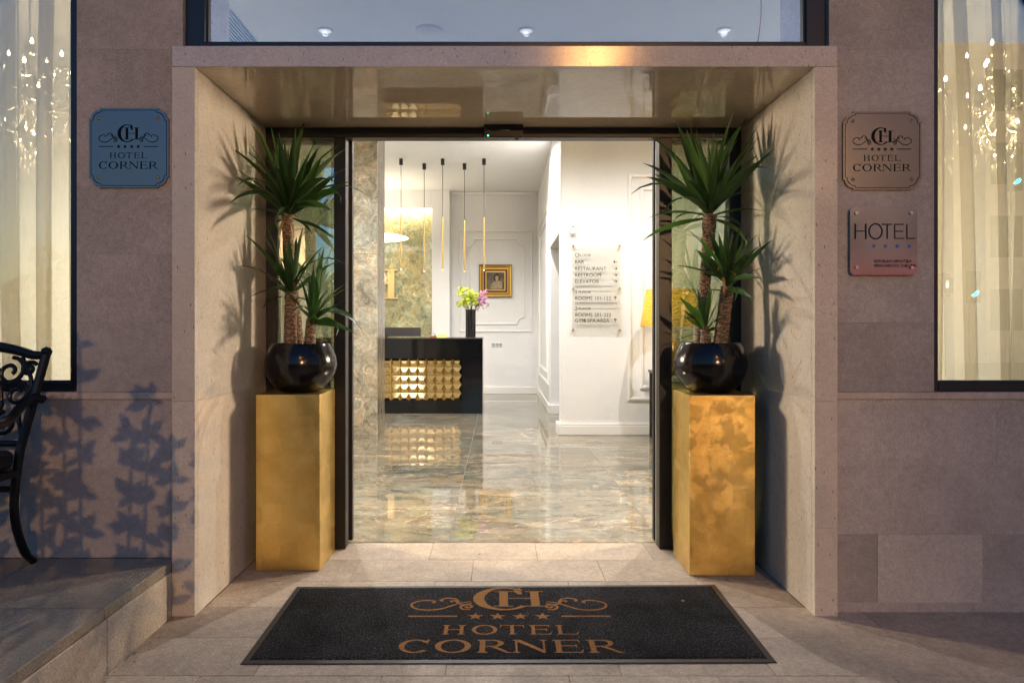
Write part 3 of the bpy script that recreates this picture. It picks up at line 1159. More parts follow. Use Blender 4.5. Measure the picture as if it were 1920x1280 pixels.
win_l = window('shop_window', -4.3, WL - 0.001, 1.009, 3.749, 3.20, 0.044, 0.040, 'curtained window beside the wrought black chair', 'window_glass')
win_r = window('shop_window', WR + 0.001, 4.3, 1.009, 3.749, 3.20, 0.034, 0.040, 'curtained window beside the star rating plate', 'window_glass')
tr_ = window('transom_window', -1.446, 1.511, 2.5755, 3.749, 3.20, 0.09, 0.045, 'wide window above the portal showing the lobby ceiling', 'transom_glass')
for w, x0, x1 in ((win_l, -5.4, -1.4765), (win_r, 1.5315, 5.4)):
    slab('sill', 'sill_stone', w, x0, x1, FY - 0.012, 3.30, 0.9755, 1.0075, 0.002)

frame = thing('door_frame', (0, 4.08, 0), 'black metal frame of the entrance with fixed side panes', 'door frame')
FYa, FYb = 4.08, 4.16
box('head_rail', 'frame_black', frame, -1.371, 1.427, FYa, FYb, 2.420, 2.479, bevel=0.003)
for a, b in ((-1.371, -1.306), (-0.970, -0.901), (0.945, 1.020), (1.359, 1.427)):
    box('upright', 'frame_black', frame, a, b, FYa, FYb, 0.001, 2.4195, bevel=0.003)
for a, b in ((-1.3055, -0.9705), (1.0205, 1.3585)):
    box('bottom_rail', 'frame_black', frame, a, b, FYa, FYb, 0.001, 0.06, bevel=0.003)
    box('side_pane', 'sidelight_glass', frame, a, b, 4.119, 4.121, 0.06, 2.4195)
box('door_operator', 'frame_black', frame, -0.085, 0.143, 4.02, 4.079, 2.405, 2.488, bevel=0.005)
box('operator_badge', 'aluminium', frame, 0.012, 0.065, 4.0175, 4.0195, 2.444, 2.448)
box('operator_light', 'led_green', frame, -0.065, -0.058, 4.0165, 4.0195, 2.412, 2.417)
MB().lathe([(0.012, 0), (0.012, 0.006)], 14, (0.105, 4.05, 2.398)).build('sensor', 'rubber', frame)

for sgn, xa, xb, lb in ((-1, -1.82, -0.889, 'sliding glass door leaf standing open beside the marble column'),
                        (1, 0.941, 1.87, 'sliding glass door leaf standing open beside the gold table lamp')):
    d = thing('sliding_door', ((xa + xb) / 2, 4.21, 0.01), lb, 'door', 'sliding doors of the entrance')
    e0, e1 = (xb - 0.03, xb) if sgn < 0 else (xa, xa + 0.03)
    f0, f1 = (xa, xa + 0.03) if sgn < 0 else (xb - 0.03, xb)
    box('stile', 'frame_black', d, e0, e1, 4.212, 4.252, 0.012, 2.46, bevel=0.002)
    box('stile', 'frame_black', d, f0, f1, 4.212, 4.252, 0.012, 2.46, bevel=0.002)
    if sgn < 0:
        box('edge_strip', 'aluminium', d, -0.930, -0.912, 4.185, 4.2115, 0.012, 2.44, bevel=0.001)
    else:
        box('edge_strip', 'aluminium', d, 0.950, 0.968, 4.185, 4.2115, 0.012, 2.44, bevel=0.001)
    lo, hi = min(e1, f1) + 0.0005, max(e0, f0) - 0.0005
    box('rail', 'frame_black', d, lo, hi, 4.212, 4.252, 0.012, 0.07)
    box('rail', 'frame_black', d, lo, hi, 4.212, 4.252, 2.42, 2.46)
    box('pane', 'window_glass', d, lo, hi, 4.231, 4.233, 0.07, 2.42)
# the track box above the leaves, inside
box('track_housing', 'frame_black', frame, -1.9, 1.95, 4.20, 4.30, 2.462, 2.60)


# curtains --------------------------------------------------------
def curtain(x0, x1, y, z0, z1, folds, amp, seed, label, strips=(), name='sheer_curtain'):
    rr = random.Random(seed)
    n = int(folds * 14)
    ph = [rr.uniform(0, 6.28) for _ in range(4)]
    cols = []
    for i in range(n + 1):
        s = i / n
        w = 2 * PI * folds * s + 1.4 * math.sin(2 * PI * 1.7 * s + ph[0]) + 0.9 * math.sin(2 * PI * 4.1 * s + ph[1])
        a = amp * (0.65 + 0.35 * math.sin(2 * PI * 2.3 * s + ph[2]))
        cols.append((x0 + (x1 - x0) * s + 0.55 * a * math.sin(2 * w), y + a * math.sin(w)))
    zs = [z0, z0 + 0.6, z0 + 1.3, z1]
    vs, fs = [], []
    for j, z in enumerate(zs):
        sway = 0.012 * (j - 1)
        for i, (x, yy) in enumerate(cols):
            k = 1.0 + 0.12 * math.sin(i * 0.07 + j)
            vs.append((x + sway * math.sin(i * 0.05 + seed), y + (yy - y) * k, z))
    m = n + 1
    for j in range(len(zs) - 1):
        for i in range(n):
            fs.append((j * m + i, j * m + i + 1, (j + 1) * m + i + 1, (j + 1) * m + i))
    o = MB().add(vs, fs).build(name, 'sheer_fabric', None, smooth=True, fix=False, angle=180)
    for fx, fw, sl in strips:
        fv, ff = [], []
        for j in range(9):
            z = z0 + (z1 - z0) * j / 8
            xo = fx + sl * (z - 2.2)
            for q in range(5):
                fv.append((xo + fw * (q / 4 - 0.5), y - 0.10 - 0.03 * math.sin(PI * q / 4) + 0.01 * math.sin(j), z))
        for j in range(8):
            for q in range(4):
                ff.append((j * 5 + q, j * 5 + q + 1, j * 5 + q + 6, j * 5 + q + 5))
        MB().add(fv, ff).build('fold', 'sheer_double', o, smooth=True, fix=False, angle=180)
    return tag(o, label, 'curtain')


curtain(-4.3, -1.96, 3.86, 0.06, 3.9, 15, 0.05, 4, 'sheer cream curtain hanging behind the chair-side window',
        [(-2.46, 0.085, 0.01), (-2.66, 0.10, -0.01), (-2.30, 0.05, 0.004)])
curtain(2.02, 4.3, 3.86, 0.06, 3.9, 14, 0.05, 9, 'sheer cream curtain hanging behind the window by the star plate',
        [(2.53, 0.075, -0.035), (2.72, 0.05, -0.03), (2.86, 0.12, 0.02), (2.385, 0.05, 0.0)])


# ================================================================== LAMPS INSIDE
# recessed downlights on a grid in the lobby ceiling
first = None
dl_names = {(-1.57, 9.88): 'round ceiling spotlight just right of the marble column top', (0.25, 9.88): 'round ceiling spotlight right below the black door operator',
            (-1.57, 6.27): 'small ceiling spotlight seen through the upper window, left one', (0.25, 6.27): 'small ceiling spotlight seen through the upper window, middle one',
            (-3.4, 9.88): 'lobby ceiling spotlight beyond the marble column', (2.04, 6.27): 'small ceiling spotlight seen through the upper window, right one'}
for yy in (6.27, 9.88):
    for xx in (-3.4, -1.57, 0.25, 2.04, 3.8):
        if (yy > 8.3 and xx > 0.7) or (yy < 8 and abs(xx) > 3):
            continue
        lb = dl_names.get((xx, yy))
        if first is None:
            first = thing('ceiling_spotlight', (xx, yy, CZ), lb or 'recessed ceiling spotlight in the lobby', 'spotlight', 'recessed lobby spotlights')
            MB().lathe([(0.075, 0), (0.075, -0.008), (0.058, -0.012), (0.055, -0.004)], 20, (xx, yy, CZ - 0.001), cap=False).build('trim_ring', 'plastic_white', first, smooth=True)
            MB().lathe([(0.054, -0.001), (0.054, -0.006)], 20, (xx, yy, CZ - 0.001)).build('lens', 'downlight_glow', first)
            lamp('beam', 'SPOT', (xx, yy, CZ - 0.03), DOWN_W, (1.0, 0.975, 0.95), first, spot_size=R(158), spot_blend=0.6, shadow_soft_size=0.028)
            src = first
        else:
            c = copy_tree(first)
            c.location = (xx, yy, CZ)
            c['label'] = lb or 'recessed ceiling spotlight in the lobby'

sx_, sy_ = -0.63, 6.27
t = thing('smoke_detector', (sx_, sy_, CZ), 'round white disc on the ceiling behind the upper window', 'detector')
MB().lathe([(0.125, -0.001), (0.125, -0.02), (0.10, -0.035), (0.03, -0.04)], 32, (sx_, sy_, CZ)).build('housing', 'plastic_white', t, smooth=True)
t = thing('air_vent', (-2.40, 5.6, CZ), 'long slatted air vent in the ceiling behind the upper window', 'air vent')
box('vent_frame', 'aluminium', t, -2.30, -2.275, 4.2, 7.4, CZ - 0.012, CZ - 0.001)
box('vent_frame', 'aluminium', t, -2.52, -2.495, 4.2, 7.4, CZ - 0.012, CZ - 0.001)
box('vent_back', 'monitor_plastic', t, -2.494, -2.301, 4.2, 7.4, CZ - 0.003, CZ - 0.001)
for k in range(6):
    x = -2.478 + k * 0.031
    box('slat', 'plastic_white', t, x, x + 0.014, 4.2, 7.4, CZ - 0.014, CZ - 0.004)
o = MB().tube(catmull([at(1425, -40, 4.6), at(1427, 10, 4.6), at(1426, 40, 4.6), at(1421, 80, 4.6)], 6), 0.004, 6).build('hanging_cable', 'brass', None)
tag(o, 'thin yellow cable hanging behind the upper window', 'cable')

# round hanging disc lamp by the column
t = thing('disc_pendant', (-2.31, 12.8, 2.964), 'flat round white pendant lamp above the reception desk', 'pendant lamp')
MB().lathe([(0.02, 0.05), (0.60, 0.02), (0.64, 0.0), (0.60, -0.012)], 48, (-2.31, 12.8, 2.964)).build('disc', 'lamp_disc', t, smooth=True)
MB().tube([(-2.31, 12.8, 3.0), (-2.31, 12.8, CZ)], 0.006, 6).build('cable', 'black_metal', t)

# five slim tube pendants over the desk
pend = [(752, 11.03, 298, 405, 504, 'tube pendant nearest the marble column'), (795.5, 11.35, 307, 413, 508, 'tube pendant, second from the marble column'),
        (830, 11.03, 298, 407, 505, 'middle one of the five gold tube pendants'), (871, 11.35, 307, 413, 508, 'tube pendant hanging above the flower vase'),
        (907.5, 11.03, 298, 407, 506, 'tube pendant hanging in front of the framed portrait')]
for px, Y, ya, yb, yc, lb in pend:
    a, b, c = at(px, ya, Y), at(px, yb, Y), at(px, yc, Y)
    t = thing('tube_pendant', (a.x, Y, CZ), 'slim gold ' + lb, 'pendant lamp', 'gold tube pendants over the desk')
    MB().lathe([(0.030, 0), (0.030, -0.095), (0.026, -0.098)], 20, (a.x, Y, CZ - 0.001)).build('ceiling_cup', 'black_metal', t, smooth=True)
    MB().tube([(a.x, Y, CZ - 0.09), (a.x, Y, b.z)], 0.005, 6).build('cable', 'black_metal', t)
    MB().lathe([(0.008, b.z), (0.0135, b.z - 0.004), (0.0135, c.z), (0.011, c.z)], 16, (a.x, Y, 0), cap=False).build('tube', 'brass', t, smooth=True)
    MB().lathe([(0.011, c.z + 0.002), (0.011, c.z - 0.010)], 12, (a.x, Y, 0)).build('lens', 'tube_glow', t)


# chandeliers in the side rooms
def chandelier(c, label, seed):
    rr = random.Random(seed)
    t = thing('chandelier', c, label, 'chandelier', 'crystal chandeliers in the side rooms')
    C = Vector(c)
    MB().lathe([(0.012, CZ - c[2] - 0.03), (0.06, CZ - c[2] - 0.02), (0.06, CZ - c[2])], 16, c).build('ceiling_rose', 'chandelier_silver', t, smooth=True)
    MB().lathe([(0.006, CZ - c[2]), (0.006, 0.55), (0.03, 0.5), (0.05, 0.42), (0.02, 0.34), (0.035, 0.2), (0.07, 0.1), (0.03, 0.0), (0.05, -0.1), (0.09, -0.2), (0.05, -0.3), (0.01, -0.36)], 16, c).build('stem', 'chandelier_silver', t, smooth=True)
    cr = MB()

    def drop(p, s):
        x, y, z = p
        cr.add([(x, y, z + s), (x + s * .45, y, z), (x, y + s * .45, z), (x - s * .45, y, z), (x, y - s * .45, z), (x, y, z - s * 1.5)],
               [(0, 1, 2), (0, 2, 3), (0, 3, 4), (0, 4, 1), (5, 2, 1), (5, 3, 2), (5, 4, 3), (5, 1, 4)])
    for tier, (n, rad, z0, zc) in enumerate(((10, 0.60, -0.14, -0.06), (8, 0.42, 0.08, 0.16), (5, 0.22, 0.26, 0.38))):
        for k in range(n):
            a = 2 * PI * k / n + tier * 0.3 + seed
            d = Vector((math.cos(a), math.sin(a), 0))
            pts = catmull([C + d * 0.03 + Vector((0, 0, z0)), C + d * rad * 0.35 + Vector((0, 0, z0 - 0.12)), C + d * rad * 0.75 + Vector((0, 0, z0 - 0.10)),
                           C + d * rad + Vector((0, 0, zc - 0.05))], 5)
            MB().tube(pts, 0.009, 6).build('arm', 'chandelier_silver', t, smooth=True)
            e = C + d * rad + Vector((0, 0, zc))
            MB().lathe([(0.01, -0.05), (0.045, -0.035), (0.05, -0.025), (0.012, -0.02), (0.012, 0.05)], 12, e).build('candle_cup', 'chandelier_silver', t, smooth=True)
            MB().lathe([(0.005, 0.05), (0.012, 0.068), (0.008, 0.085), (0.001, 0.10)], 10, e).build('bulb', 'bulb_glow', t, smooth=True)
            for q in range(5):
                b = 2 * PI * q / 5
                drop(e + Vector((0.05 * math.cos(b), 0.05 * math.sin(b), -0.075 - 0.02 * (q % 2))), 0.02)
            for q in range(14):
                f = q / 13
                p = C + d * (rad * (1 - f)) + Vector((0, 0, zc + 0.02 + (0.38 if tier == 0 else 0.25) * f - 0.22 * math.sin(PI * f)))
                drop(p, 0.014)
            for q in range(4):
                drop(C + d * rad * 0.7 + Vector((rr.uniform(-.05, .05), rr.uniform(-.05, .05), z0 - 0.14 - 0.05 * q)), 0.022)
    for k in range(40):
        a, h = rr.uniform(0, 6.28), rr.uniform(0, 1)
        r_ = 0.20 * (1 - h * 0.8)
        drop((c[0] + r_ * math.cos(a), c[1] + r_ * math.sin(a), c[2] - 0.2 - 0.28 * h), 0.024)
    o = cr.build('crystal_drops', 'crystal', t)
    o['kind'] = 'stuff'
    lamp('glow', 'POINT', (c[0], c[1], c[2] - 0.20), CHAND_W, (1.0, 0.74, 0.43), t, shadow_soft_size=0.14)
    return t


chandelier((-3.72, 5.5, 3.05), 'crystal chandelier glowing behind the left window curtain', 1)
chandelier((3.98, 5.5, 3.05), 'crystal chandelier glowing behind the right window curtain', 2)

# an unseen spotlight added in each side room to light the portal through the door
for x, y, tgt, lb in ((-5.1, 6.7, (1.43, 3.45, 1.15), 'added unseen spotlight in the left side room, aimed at the entrance'), (5.1, 6.45, (-1.37, 3.45, 1.15), 'added unseen spotlight in the right side room, aimed at the entrance')):
    t = thing('added_spotlight', (x, y, 0), lb, 'spotlight', 'added spotlights in the side rooms')
    MB().lathe([(0.15, 0), (0.15, 0.02), (0.015, 0.03), (0.012, 2.25)], 18, (x, y, 0.001)).build('stand', 'black_metal', t, smooth=True)
    dv = (Vector(tgt) - Vector((x, y, 2.32))).normalized()
    p = Vector((x, y, 2.32))
    MB().tube([p - dv * 0.14, p - dv * 0.12, p + dv * 0.05], [0.03, 0.07, 0.08], 16).build('lamp_head', 'black_metal', t, smooth=True)
    l = lamp('beam', 'SPOT', p + dv * 0.08, SIDE_W, (1.0, 0.80, 0.585), t, spot_size=R(52), spot_blend=0.5, shadow_soft_size=0.32)
    l.rotation_euler = dv.to_track_quat('-Z', 'Y').to_euler()

# gold table lamp on its console
lx, ly = 1.957, 7.9
t = thing('console_table', (2.15, 8.0, 0), 'dark console table against the white panelled wall', 'table')
box('table_top', 'console_dark', t, 1.80, 2.6, 7.72, 8.36, 0.77, 0.80, bevel=0.004)
for a in (1.81, 2.55):
    for b in (7.74, 8.30):
        box('leg', 'console_dark', t, a, a + 0.035, b, b + 0.035, 0, 0.7695, bevel=0.003)
t = thing('table_lamp', (lx, ly, 0.801), 'gold table lamp with a wide golden drum shade', 'lamp')
MB().lathe([(0.34, 1.318), (0.27, 1.737)], 40, (lx, ly, 0), cap=False).build('lamp_shade', 'lamp_shade_gold', t, smooth=True)
MB().lathe([(0.09, 0.801), (0.095, 0.82), (0.05, 0.84), (0.11, 0.95), (0.115, 1.03), (0.06, 1.13), (0.02, 1.19), (0.018, 1.40)], 28, (lx, ly, 0)).build('lamp_base', 'gilt', t, smooth=True)
MB().lathe([(0.02, 1.40), (0.04, 1.46), (0.035, 1.52), (0.005, 1.55)], 14, (lx, ly, 0)).build('bulb', 'bulb_glow', t, smooth=True)
lamp('glow', 'POINT', (lx, ly, 1.62), 1.6, (1.0, 0.72, 0.35), t, shadow_soft_size=0.05)

# ================================================================== RECEPTION
desk = thing('reception_desk', (-1.5, 10.56, 0), 'black lacquer reception desk with a golden faceted front', 'desk')
DX0, DX1, DYf, DYb, DZ = -3.1, -0.244, 10.56, 11.45, 1.135
box('desk_body', 'black_lacquer', desk, DX0, -0.5605, DYf + 0.02, DYb, 0.0, 0.20)
box('desk_body', 'black_lacquer', desk, DX0, -0.5605, DYf + 0.02, DYb, 0.84, DZ)
box('desk_body', 'black_lacquer', desk, -0.5603, DX1, DYf + 0.02, DYb, 0.0, DZ, bevel=0.002)
box('desk_recess', 'black_lacquer', desk, DX0, -0.5607, DYf + 0.05, DYb, 0.2002, 0.8398)
for za, zb in ((0.0, 0.1985), (0.842, DZ)):
    box('front_panel', 'black_lacquer', desk, DX0, DX1, DYf, DYf + 0.0195, za, zb, bevel=0.0015)
box('front_panel', 'black_lacquer', desk, -0.56, DX1, DYf, DYf + 0.0195, 0.2, 0.8405, bevel=0.0015)
box('desk_top', 'counter_top', desk, DX0, DX1 + 0.003, DYf - 0.004, DYb + 0.01, DZ + 0.001, 1.154, bevel=0.002)
box('corner_trim', 'aluminium', desk, DX1 + 0.0005, DX1 + 0.006, DYf - 0.003, DYf + 0.02, 0, DZ)
pw, ph_ = 0.134, 0.1308
for r_ in range(5):
    for c_ in range(14):
        x1 = -0.568 - c_ * pw
        x0 = x1 - pw
        z0 = 0.182 + r_ * ph_
        xm, zm = (x0 + x1) / 2, z0 + ph_ / 2
        e = 0.0015
        rg = 0.026
        zz = zm - 0.004
        vs = [(x0 + e, DYf + .045, z0 + e), (x1 - e, DYf + .045, z0 + e), (x1 - e, DYf + .045, z0 + ph_ - e), (x0 + e, DYf + .045, z0 + ph_ - e),
              (xm - rg, DYf + 0.002, zz), (xm + rg, DYf + 0.002, zz)]
        MB().add(vs, [(0, 1, 5, 4), (1, 2, 5), (2, 3, 4, 5), (3, 0, 4)]).build('gold_facet', 'gold_mirror', desk, fix=False)

t = thing('computer_monitor', (-2.0, 10.95, 1.155), 'dark back of a computer monitor on the desk', 'monitor')
box('screen_back', 'monitor_plastic', t, -2.55, at(789, 620, 10.95).x, 10.93, 10.97, 1.17, at(700, 613.5, 10.95).z, bevel=0.006, seg=2)
box('stand', 'monitor_plastic', t, -1.95, -1.75, 10.98, 11.03, 1.155, 1.25)
text('badge', 'logo' if False else '', 0.02, (-1.6, 10.92, 1.26), 'aluminium', None) if False else None
t = thing('desk_bell', (at(812, 620, 10.8).x, 10.8, 1.155), 'small brass bell on a reddish wooden base', 'bell')
bx = at(812, 620, 10.8).x
MB().lathe([(0.055, 0), (0.055, 0.022), (0.05, 0.026)], 20, (bx, 10.8, 1.155)).build('bell_base', 'wood_block', t, smooth=True)
MB().lathe([(0.042, 0.027), (0.038, 0.045), (0.02, 0.062), (0.006, 0.066), (0.006, 0.078)], 20, (bx, 10.8, 1.155)).build('bell_dome', 'chrome', t, smooth=True)
nx = at(829, 620, 10.8).x
t = thing('name_plate', (nx, 10.8, 1.155), 'gold name plate lying beside the desk bell', 'name plate')
MB().add([(nx - .07, 10.76, 1.155), (nx + .07, 10.76, 1.155), (nx + .07, 10.82, 1.155), (nx - .07, 10.82, 1.155), (nx - .07, 10.785, 1.20), (nx + .07, 10.785, 1.20)],
         [(0, 1, 5, 4), (1, 2, 5), (2, 3, 4, 5), (3, 0, 4), (0, 3, 2, 1)]).build('plate', 'gilt', t)

# vase with flowers
vx, vy = at(882.5, 600, 10.75).x, 10.75
t = thing('flower_vase', (vx, vy, 1.155), 'tall ribbed black vase on the desk corner', 'vase')
pr = []
n = 48
vs, fs = [], []
for j, z in enumerate((1.155, 1.165, 1.585, 1.59)):
    for k in range(n):
        a = 2 * PI * k / n
        r_ = 0.072 + 0.006 * math.cos(k * PI / 2 * 1.0) * (1 if 0 < j < 3 else 0.3)
        vs.append((vx + r_ * math.cos(a), vy + r_ * math.sin(a), z))
for j in range(3):
    for k in range(n):
        fs.append((j * n + k, j * n + (k + 1) % n, (j + 1) * n + (k + 1) % n, (j + 1) * n + k))
fs.append(tuple(range(n)))
MB().add(vs, fs).build('vase_body', 'vase_black', t, smooth=True, angle=50)


def petals(mb, p, r_, rr, n=7):
    for k in range(n):
        d = Vector((rr.gauss(0, 1), rr.gauss(0, 1), rr.gauss(0.2, 1))).normalized()
        u = d.orthogonal().normalized()
        w = d.cross(u)
        c = Vector(p) + d * r_ * 0.35
        mb.add([c - u * r_ * .5, c + d * r_ * .45 - w * r_ * .45, c + u * r_ * .5 + d * r_ * .5, c + d * r_ * .45 + w * r_ * .45], [(0, 1, 2, 3)])


rr = random.Random(21)
fl = thing('flower_bunch', (vx, vy, 1.56), 'bunch of lime green and pink blossoms in the black vase', 'flowers')
st = MB()
mg, mp_ = MB(), MB()
for k in range(70):
    px, py = rr.gauss(879, 8), rr.gauss(560, 8)
    if rr.random() < 0.15:
        px, py = rr.uniform(860, 872), rr.uniform(540, 552)
    py = min(py, 580)
    p = at(px, py, vy + rr.uniform(-0.12, 0.12))
    petals(mg, p, 0.045, rr)
for k in range(30):
    f = rr.random()
    p = at(893 + 20 * f + rr.gauss(0, 3), 575 - 26 * f + rr.gauss(0, 5), vy + rr.uniform(-0.08, 0.08))
    petals(mp_, p, 0.034, rr)
for k in range(8):
    p = at(905 + k * 1.6, 572 + rr.uniform(-4, 6), vy)
    petals(mp_, p, 0.022, rr)
mg.build('green_blossoms', 'flower_green', fl, fix=False)['kind'] = 'stuff'
mp_.build('pink_blossoms', 'flower_pink', fl, fix=False)['kind'] = 'stuff'
for k in range(9):
    e = at(rr.uniform(868, 908), rr.uniform(550, 572), vy)
    st.tube([(vx, vy, 1.4), ((vx + e.x) / 2, vy, 1.64), e], 0.004, 5)
st.build('stems', 'flower_stem', fl)

# gold monogram on the backlit marble
k = 0.575 / 170
mono = thing('gold_monogram', (-2.5, 13.66, 1.9), 'large gold letter mounted on the backlit marble', 'lettering')
flat_polys('monogram_letters', monogram(), lambda a, b: (-1.99 - (783 - a) * k, 13.655, 1.875 + (b - (1280 - 520)) * k), (0, -0.03, 0), 'gold_letter', mono, 0.01)

# portrait
pic = thing('framed_portrait', (-0.064, 13.72, 2.23), 'small framed portrait of a dark haired sitter on the back wall', 'picture')
px0, px1, pz0, pz1 = -0.39, 0.263, 1.911, 2.554


def frame_ring(name, mat, a, b, h, h2=None):
    h2 = h if h2 is None else h2
    vs, fs = [], []
    for ins, hh in ((a, 0.0), (a, h), (b, h2), (b, 0.0)):
        for x, z in ((px0 + ins, pz0 + ins), (px1 - ins, pz0 + ins), (px1 - ins, pz1 - ins), (px0 + ins, pz1 - ins)):
            vs.append((x, 13.738 - hh, z))
    for i in range(3):
        for q in range(4):
            q2 = (q + 1) % 4
            fs.append((i * 4 + q, i * 4 + q2, (i + 1) * 4 + q2, (i + 1) * 4 + q))
    return MB().add(vs, fs).build(name, mat, pic)


frame_ring('outer_rim', 'gilt_dark', 0.0, 0.012, 0.05)
frame_ring('gilt_band', 'gilt', 0.0125, 0.045, 0.06, 0.045)
frame_ring('beaded_band', 'gilt_dark', 0.0455, 0.078, 0.04)
frame_ring('gilt_fillet', 'gilt', 0.0785, 0.092, 0.045)
frame_ring('red_mount', 'frame_red', 0.0925, 0.128, 0.03)
frame_ring('gilt_slip', 'gilt', 0.1285, 0.150, 0.034)
bd_ = MB()
for q in range(30):
    f = (q + 0.5) / 30
    for x, z in ((px0 + 0.06 + f * (px1 - px0 - 0.12), pz1 - 0.062), (px0 + 0.06 + f * (px1 - px0 - 0.12), pz0 + 0.062), (px0 + 0.062, pz0 + 0.06 + f * (pz1 - pz0 - 0.12)), (px1 - 0.062, pz0 + 0.06 + f * (pz1 - pz0 - 0.12))):
        bd_.box(x - .006, x + .006, 13.69, 13.697, z - .006, z + .006)
bd_.build('beading', 'gilt', pic)['kind'] = 'stuff'
box('canvas', 'painted_canvas', pic, px0 + 0.15, px1 - 0.15, 13.715, 13.736, pz0 + 0.15, pz1 - 0.15)


def blob(pts):
    return [(p.x, p.y) for p in catmull([(a, b, 0) for a, b in pts + pts[:1]], 5)[:-1]]


cxp, czp = (px0 + px1) / 2, (pz0 + pz1) / 2


def paint(nm, mat, pts, y):
    MB().prism(blob([(cxp + a * 0.17, czp + b * 0.17) for a, b in pts]), lambda a, b: (a, y, b), (0, 0.001, 0)).build(nm, mat, pic)


paint('painted_hair', 'paint_hair', [(-.18, .1), (-.22, .5), (.0, .85), (.3, .88), (.52, .55), (.45, .1), (.2, -.1)], 13.7135)
paint('painted_face', 'paint_skin', [(-.02, .3), (.02, .55), (.2, .62), (.36, .5), (.36, .2), (.2, .02), (.05, .08)], 13.7115)
paint('painted_clothes', 'paint_cloth', [(-.6, -.9), (-.5, -.5), (-.2, -.12), (.1, .0), (.45, .0), (.75, -.2), (.8, -.6), (.7, -.9), (.0, -.95)], 13.7095)
paint('painted_hands', 'paint_skin', [(-.05, -.75), (.05, -.58), (.3, -.55), (.38, -.7), (.2, -.82)], 13.7075)

# wall socket, motion detector
s = at(932, 646, 13.7)
t = thing('wall_socket', (s.x, 13.73, s.z), 'white triple wall socket beside the reception desk', 'socket')
box('cover_plate', 'socket_plastic', t, s.x - 0.115, s.x + 0.115, 13.725, 13.739, s.z - 0.045, s.z + 0.045, bevel=0.004)
for q in (-0.07, 0.0, 0.07):
    MB().prism(disc(s.x + q, s.z, 0.027, 18), lambda a, b: (a, 13.7205, b), (0, 0.004, 0)).build('outlet', 'aluminium', t)
s = at(1074, 432, 8.42)
t = thing('motion_detector', (s.x, 8.44, s.z), 'small white motion detector above the floor directory', 'detector')
MB().lathe([(0.02, -0.055), (0.034, -0.04), (0.036, 0.02), (0.033, 0.05), (0.02, 0.058)], 20, (s.x, 8.412, s.z)).build('housing', 'plastic_white', t, smooth=True)
MB().box(s.x - 0.02, s.x + 0.02, 8.43, 8.449, s.z - 0.03, s.z + 0.03).build('bracket', 'plastic_white', t)
box('window_lens', 'monitor_plastic', t, s.x - 0.012, s.x + 0.012, 8.372, 8.377, s.z + 0.036, s.z + 0.042)

# floor directory
d = thing('floor_directory', (1.19, 8.40, 1.26), 'clear acrylic floor directory lettered BAR, RESTAURANT, ROOMS', 'sign')
SY = 8.395
za, zb = at(1100, 458, SY).z, at(1100, 621, SY).z
xa, xb = at(1072, 500, SY).x, at(1166, 500, SY).x
box('acrylic_sheet', 'acrylic', d, xa, xb, SY, SY + 0.006, zb, za)
for py in (461, 541, 618):
    for px in (1075, 1162.5):
        p = at(px, py, SY)
        MB().tube([(p.x, SY - 0.012, p.z), (p.x, 8.449, p.z)], 0.011, 12).build('standoff', 'brass', d, smooth=True)
LX = at(1078, 500, SY).x


def dline(px, py, body, size=0.062, al='LEFT'):
    p = at(px, py, SY)
    text('lettering', body, size, (p.x, SY - 0.002, p.z - size * 0.36), 'sign_letter', d, al)


for py, b in ((491, 'BAR'), (503.5, 'RESTAURANT'), (515.5, 'RESTROOM'), (527.5, 'ELEVATOR'), (559, 'ROOMS'), (590, 'ROOMS'), (600.5, 'GYM')):
    dline(1077.5, py, b)
for py, nb in ((478, 'O'), (547, '1'), (578, '2')):
    dline(1077.5, py, nb, 0.072)
    dline(1084.5, py + 0.5, 'FLOOR', 0.047)
for px, b in ((1093.5, '&'), (1101, 'SPA'), (1119, 'AREA')):
    dline(px, 600.5, b)
dline(1114, 559, '101-122')
dline(1114, 590, '201-222')
for py in (537, 568.5):
    p = at(1078, py, SY)
    q = at(1147 if py < 550 else 1157, py, SY)
    box('divider', 'sign_letter', d, p.x, q.x, SY - 0.003, SY - 0.001, p.z - 0.0035, p.z + 0.0035)


def arrow(px, py, ang):
    p = at(px, py, SY)
    c, s_ = math.cos(ang), math.sin(ang)

    def to3(a, b):
        return (p.x + a * c - b * s_, SY - 0.003, p.z + a * s_ + b * c)
    MB().prism([(-.024, -.003), (.008, -.003), (.0, -.018), (.008, -.018), (.026, 0), (.008, .018), (.0, .018), (.008, .003), (-.024, .003)], to3, (0, 0.002, 0)).build('arrow', 'sign_letter', d)


arrow(1153.5, 491, PI)
for py in (503.5, 515.5, 527.5):
    arrow(1153.5, py, 0)
arrow(1153.5, 559, PI / 2)
arrow(1153.5, 600.5, PI / 2)

# ================================================================== PORTAL FURNITURE
# gold pedestals
pl = thing('gold_pedestal', (-1.13, 3.887, 0), 'smooth gold leaf pedestal beneath the plant by the left jamb', 'pedestal', 'gold leaf pedestals')
box('pedestal_body', 'gold_leaf_smooth', pl, -1.303, -0.957, 3.714, 4.055, 0.001, 0.944, bevel=0.004, seg=2)
pr_ = thing('gold_pedestal', (1.175, 3.815, 0), 'crinkled gold leaf pedestal beneath the plant by the right jamb', 'pedestal', 'gold leaf pedestals')
box('pedestal_body', 'gold_leaf_crinkled', pr_, 1.003, 1.348, 3.642, 3.987, 0.001, 0.948, bevel=0.003, seg=2)

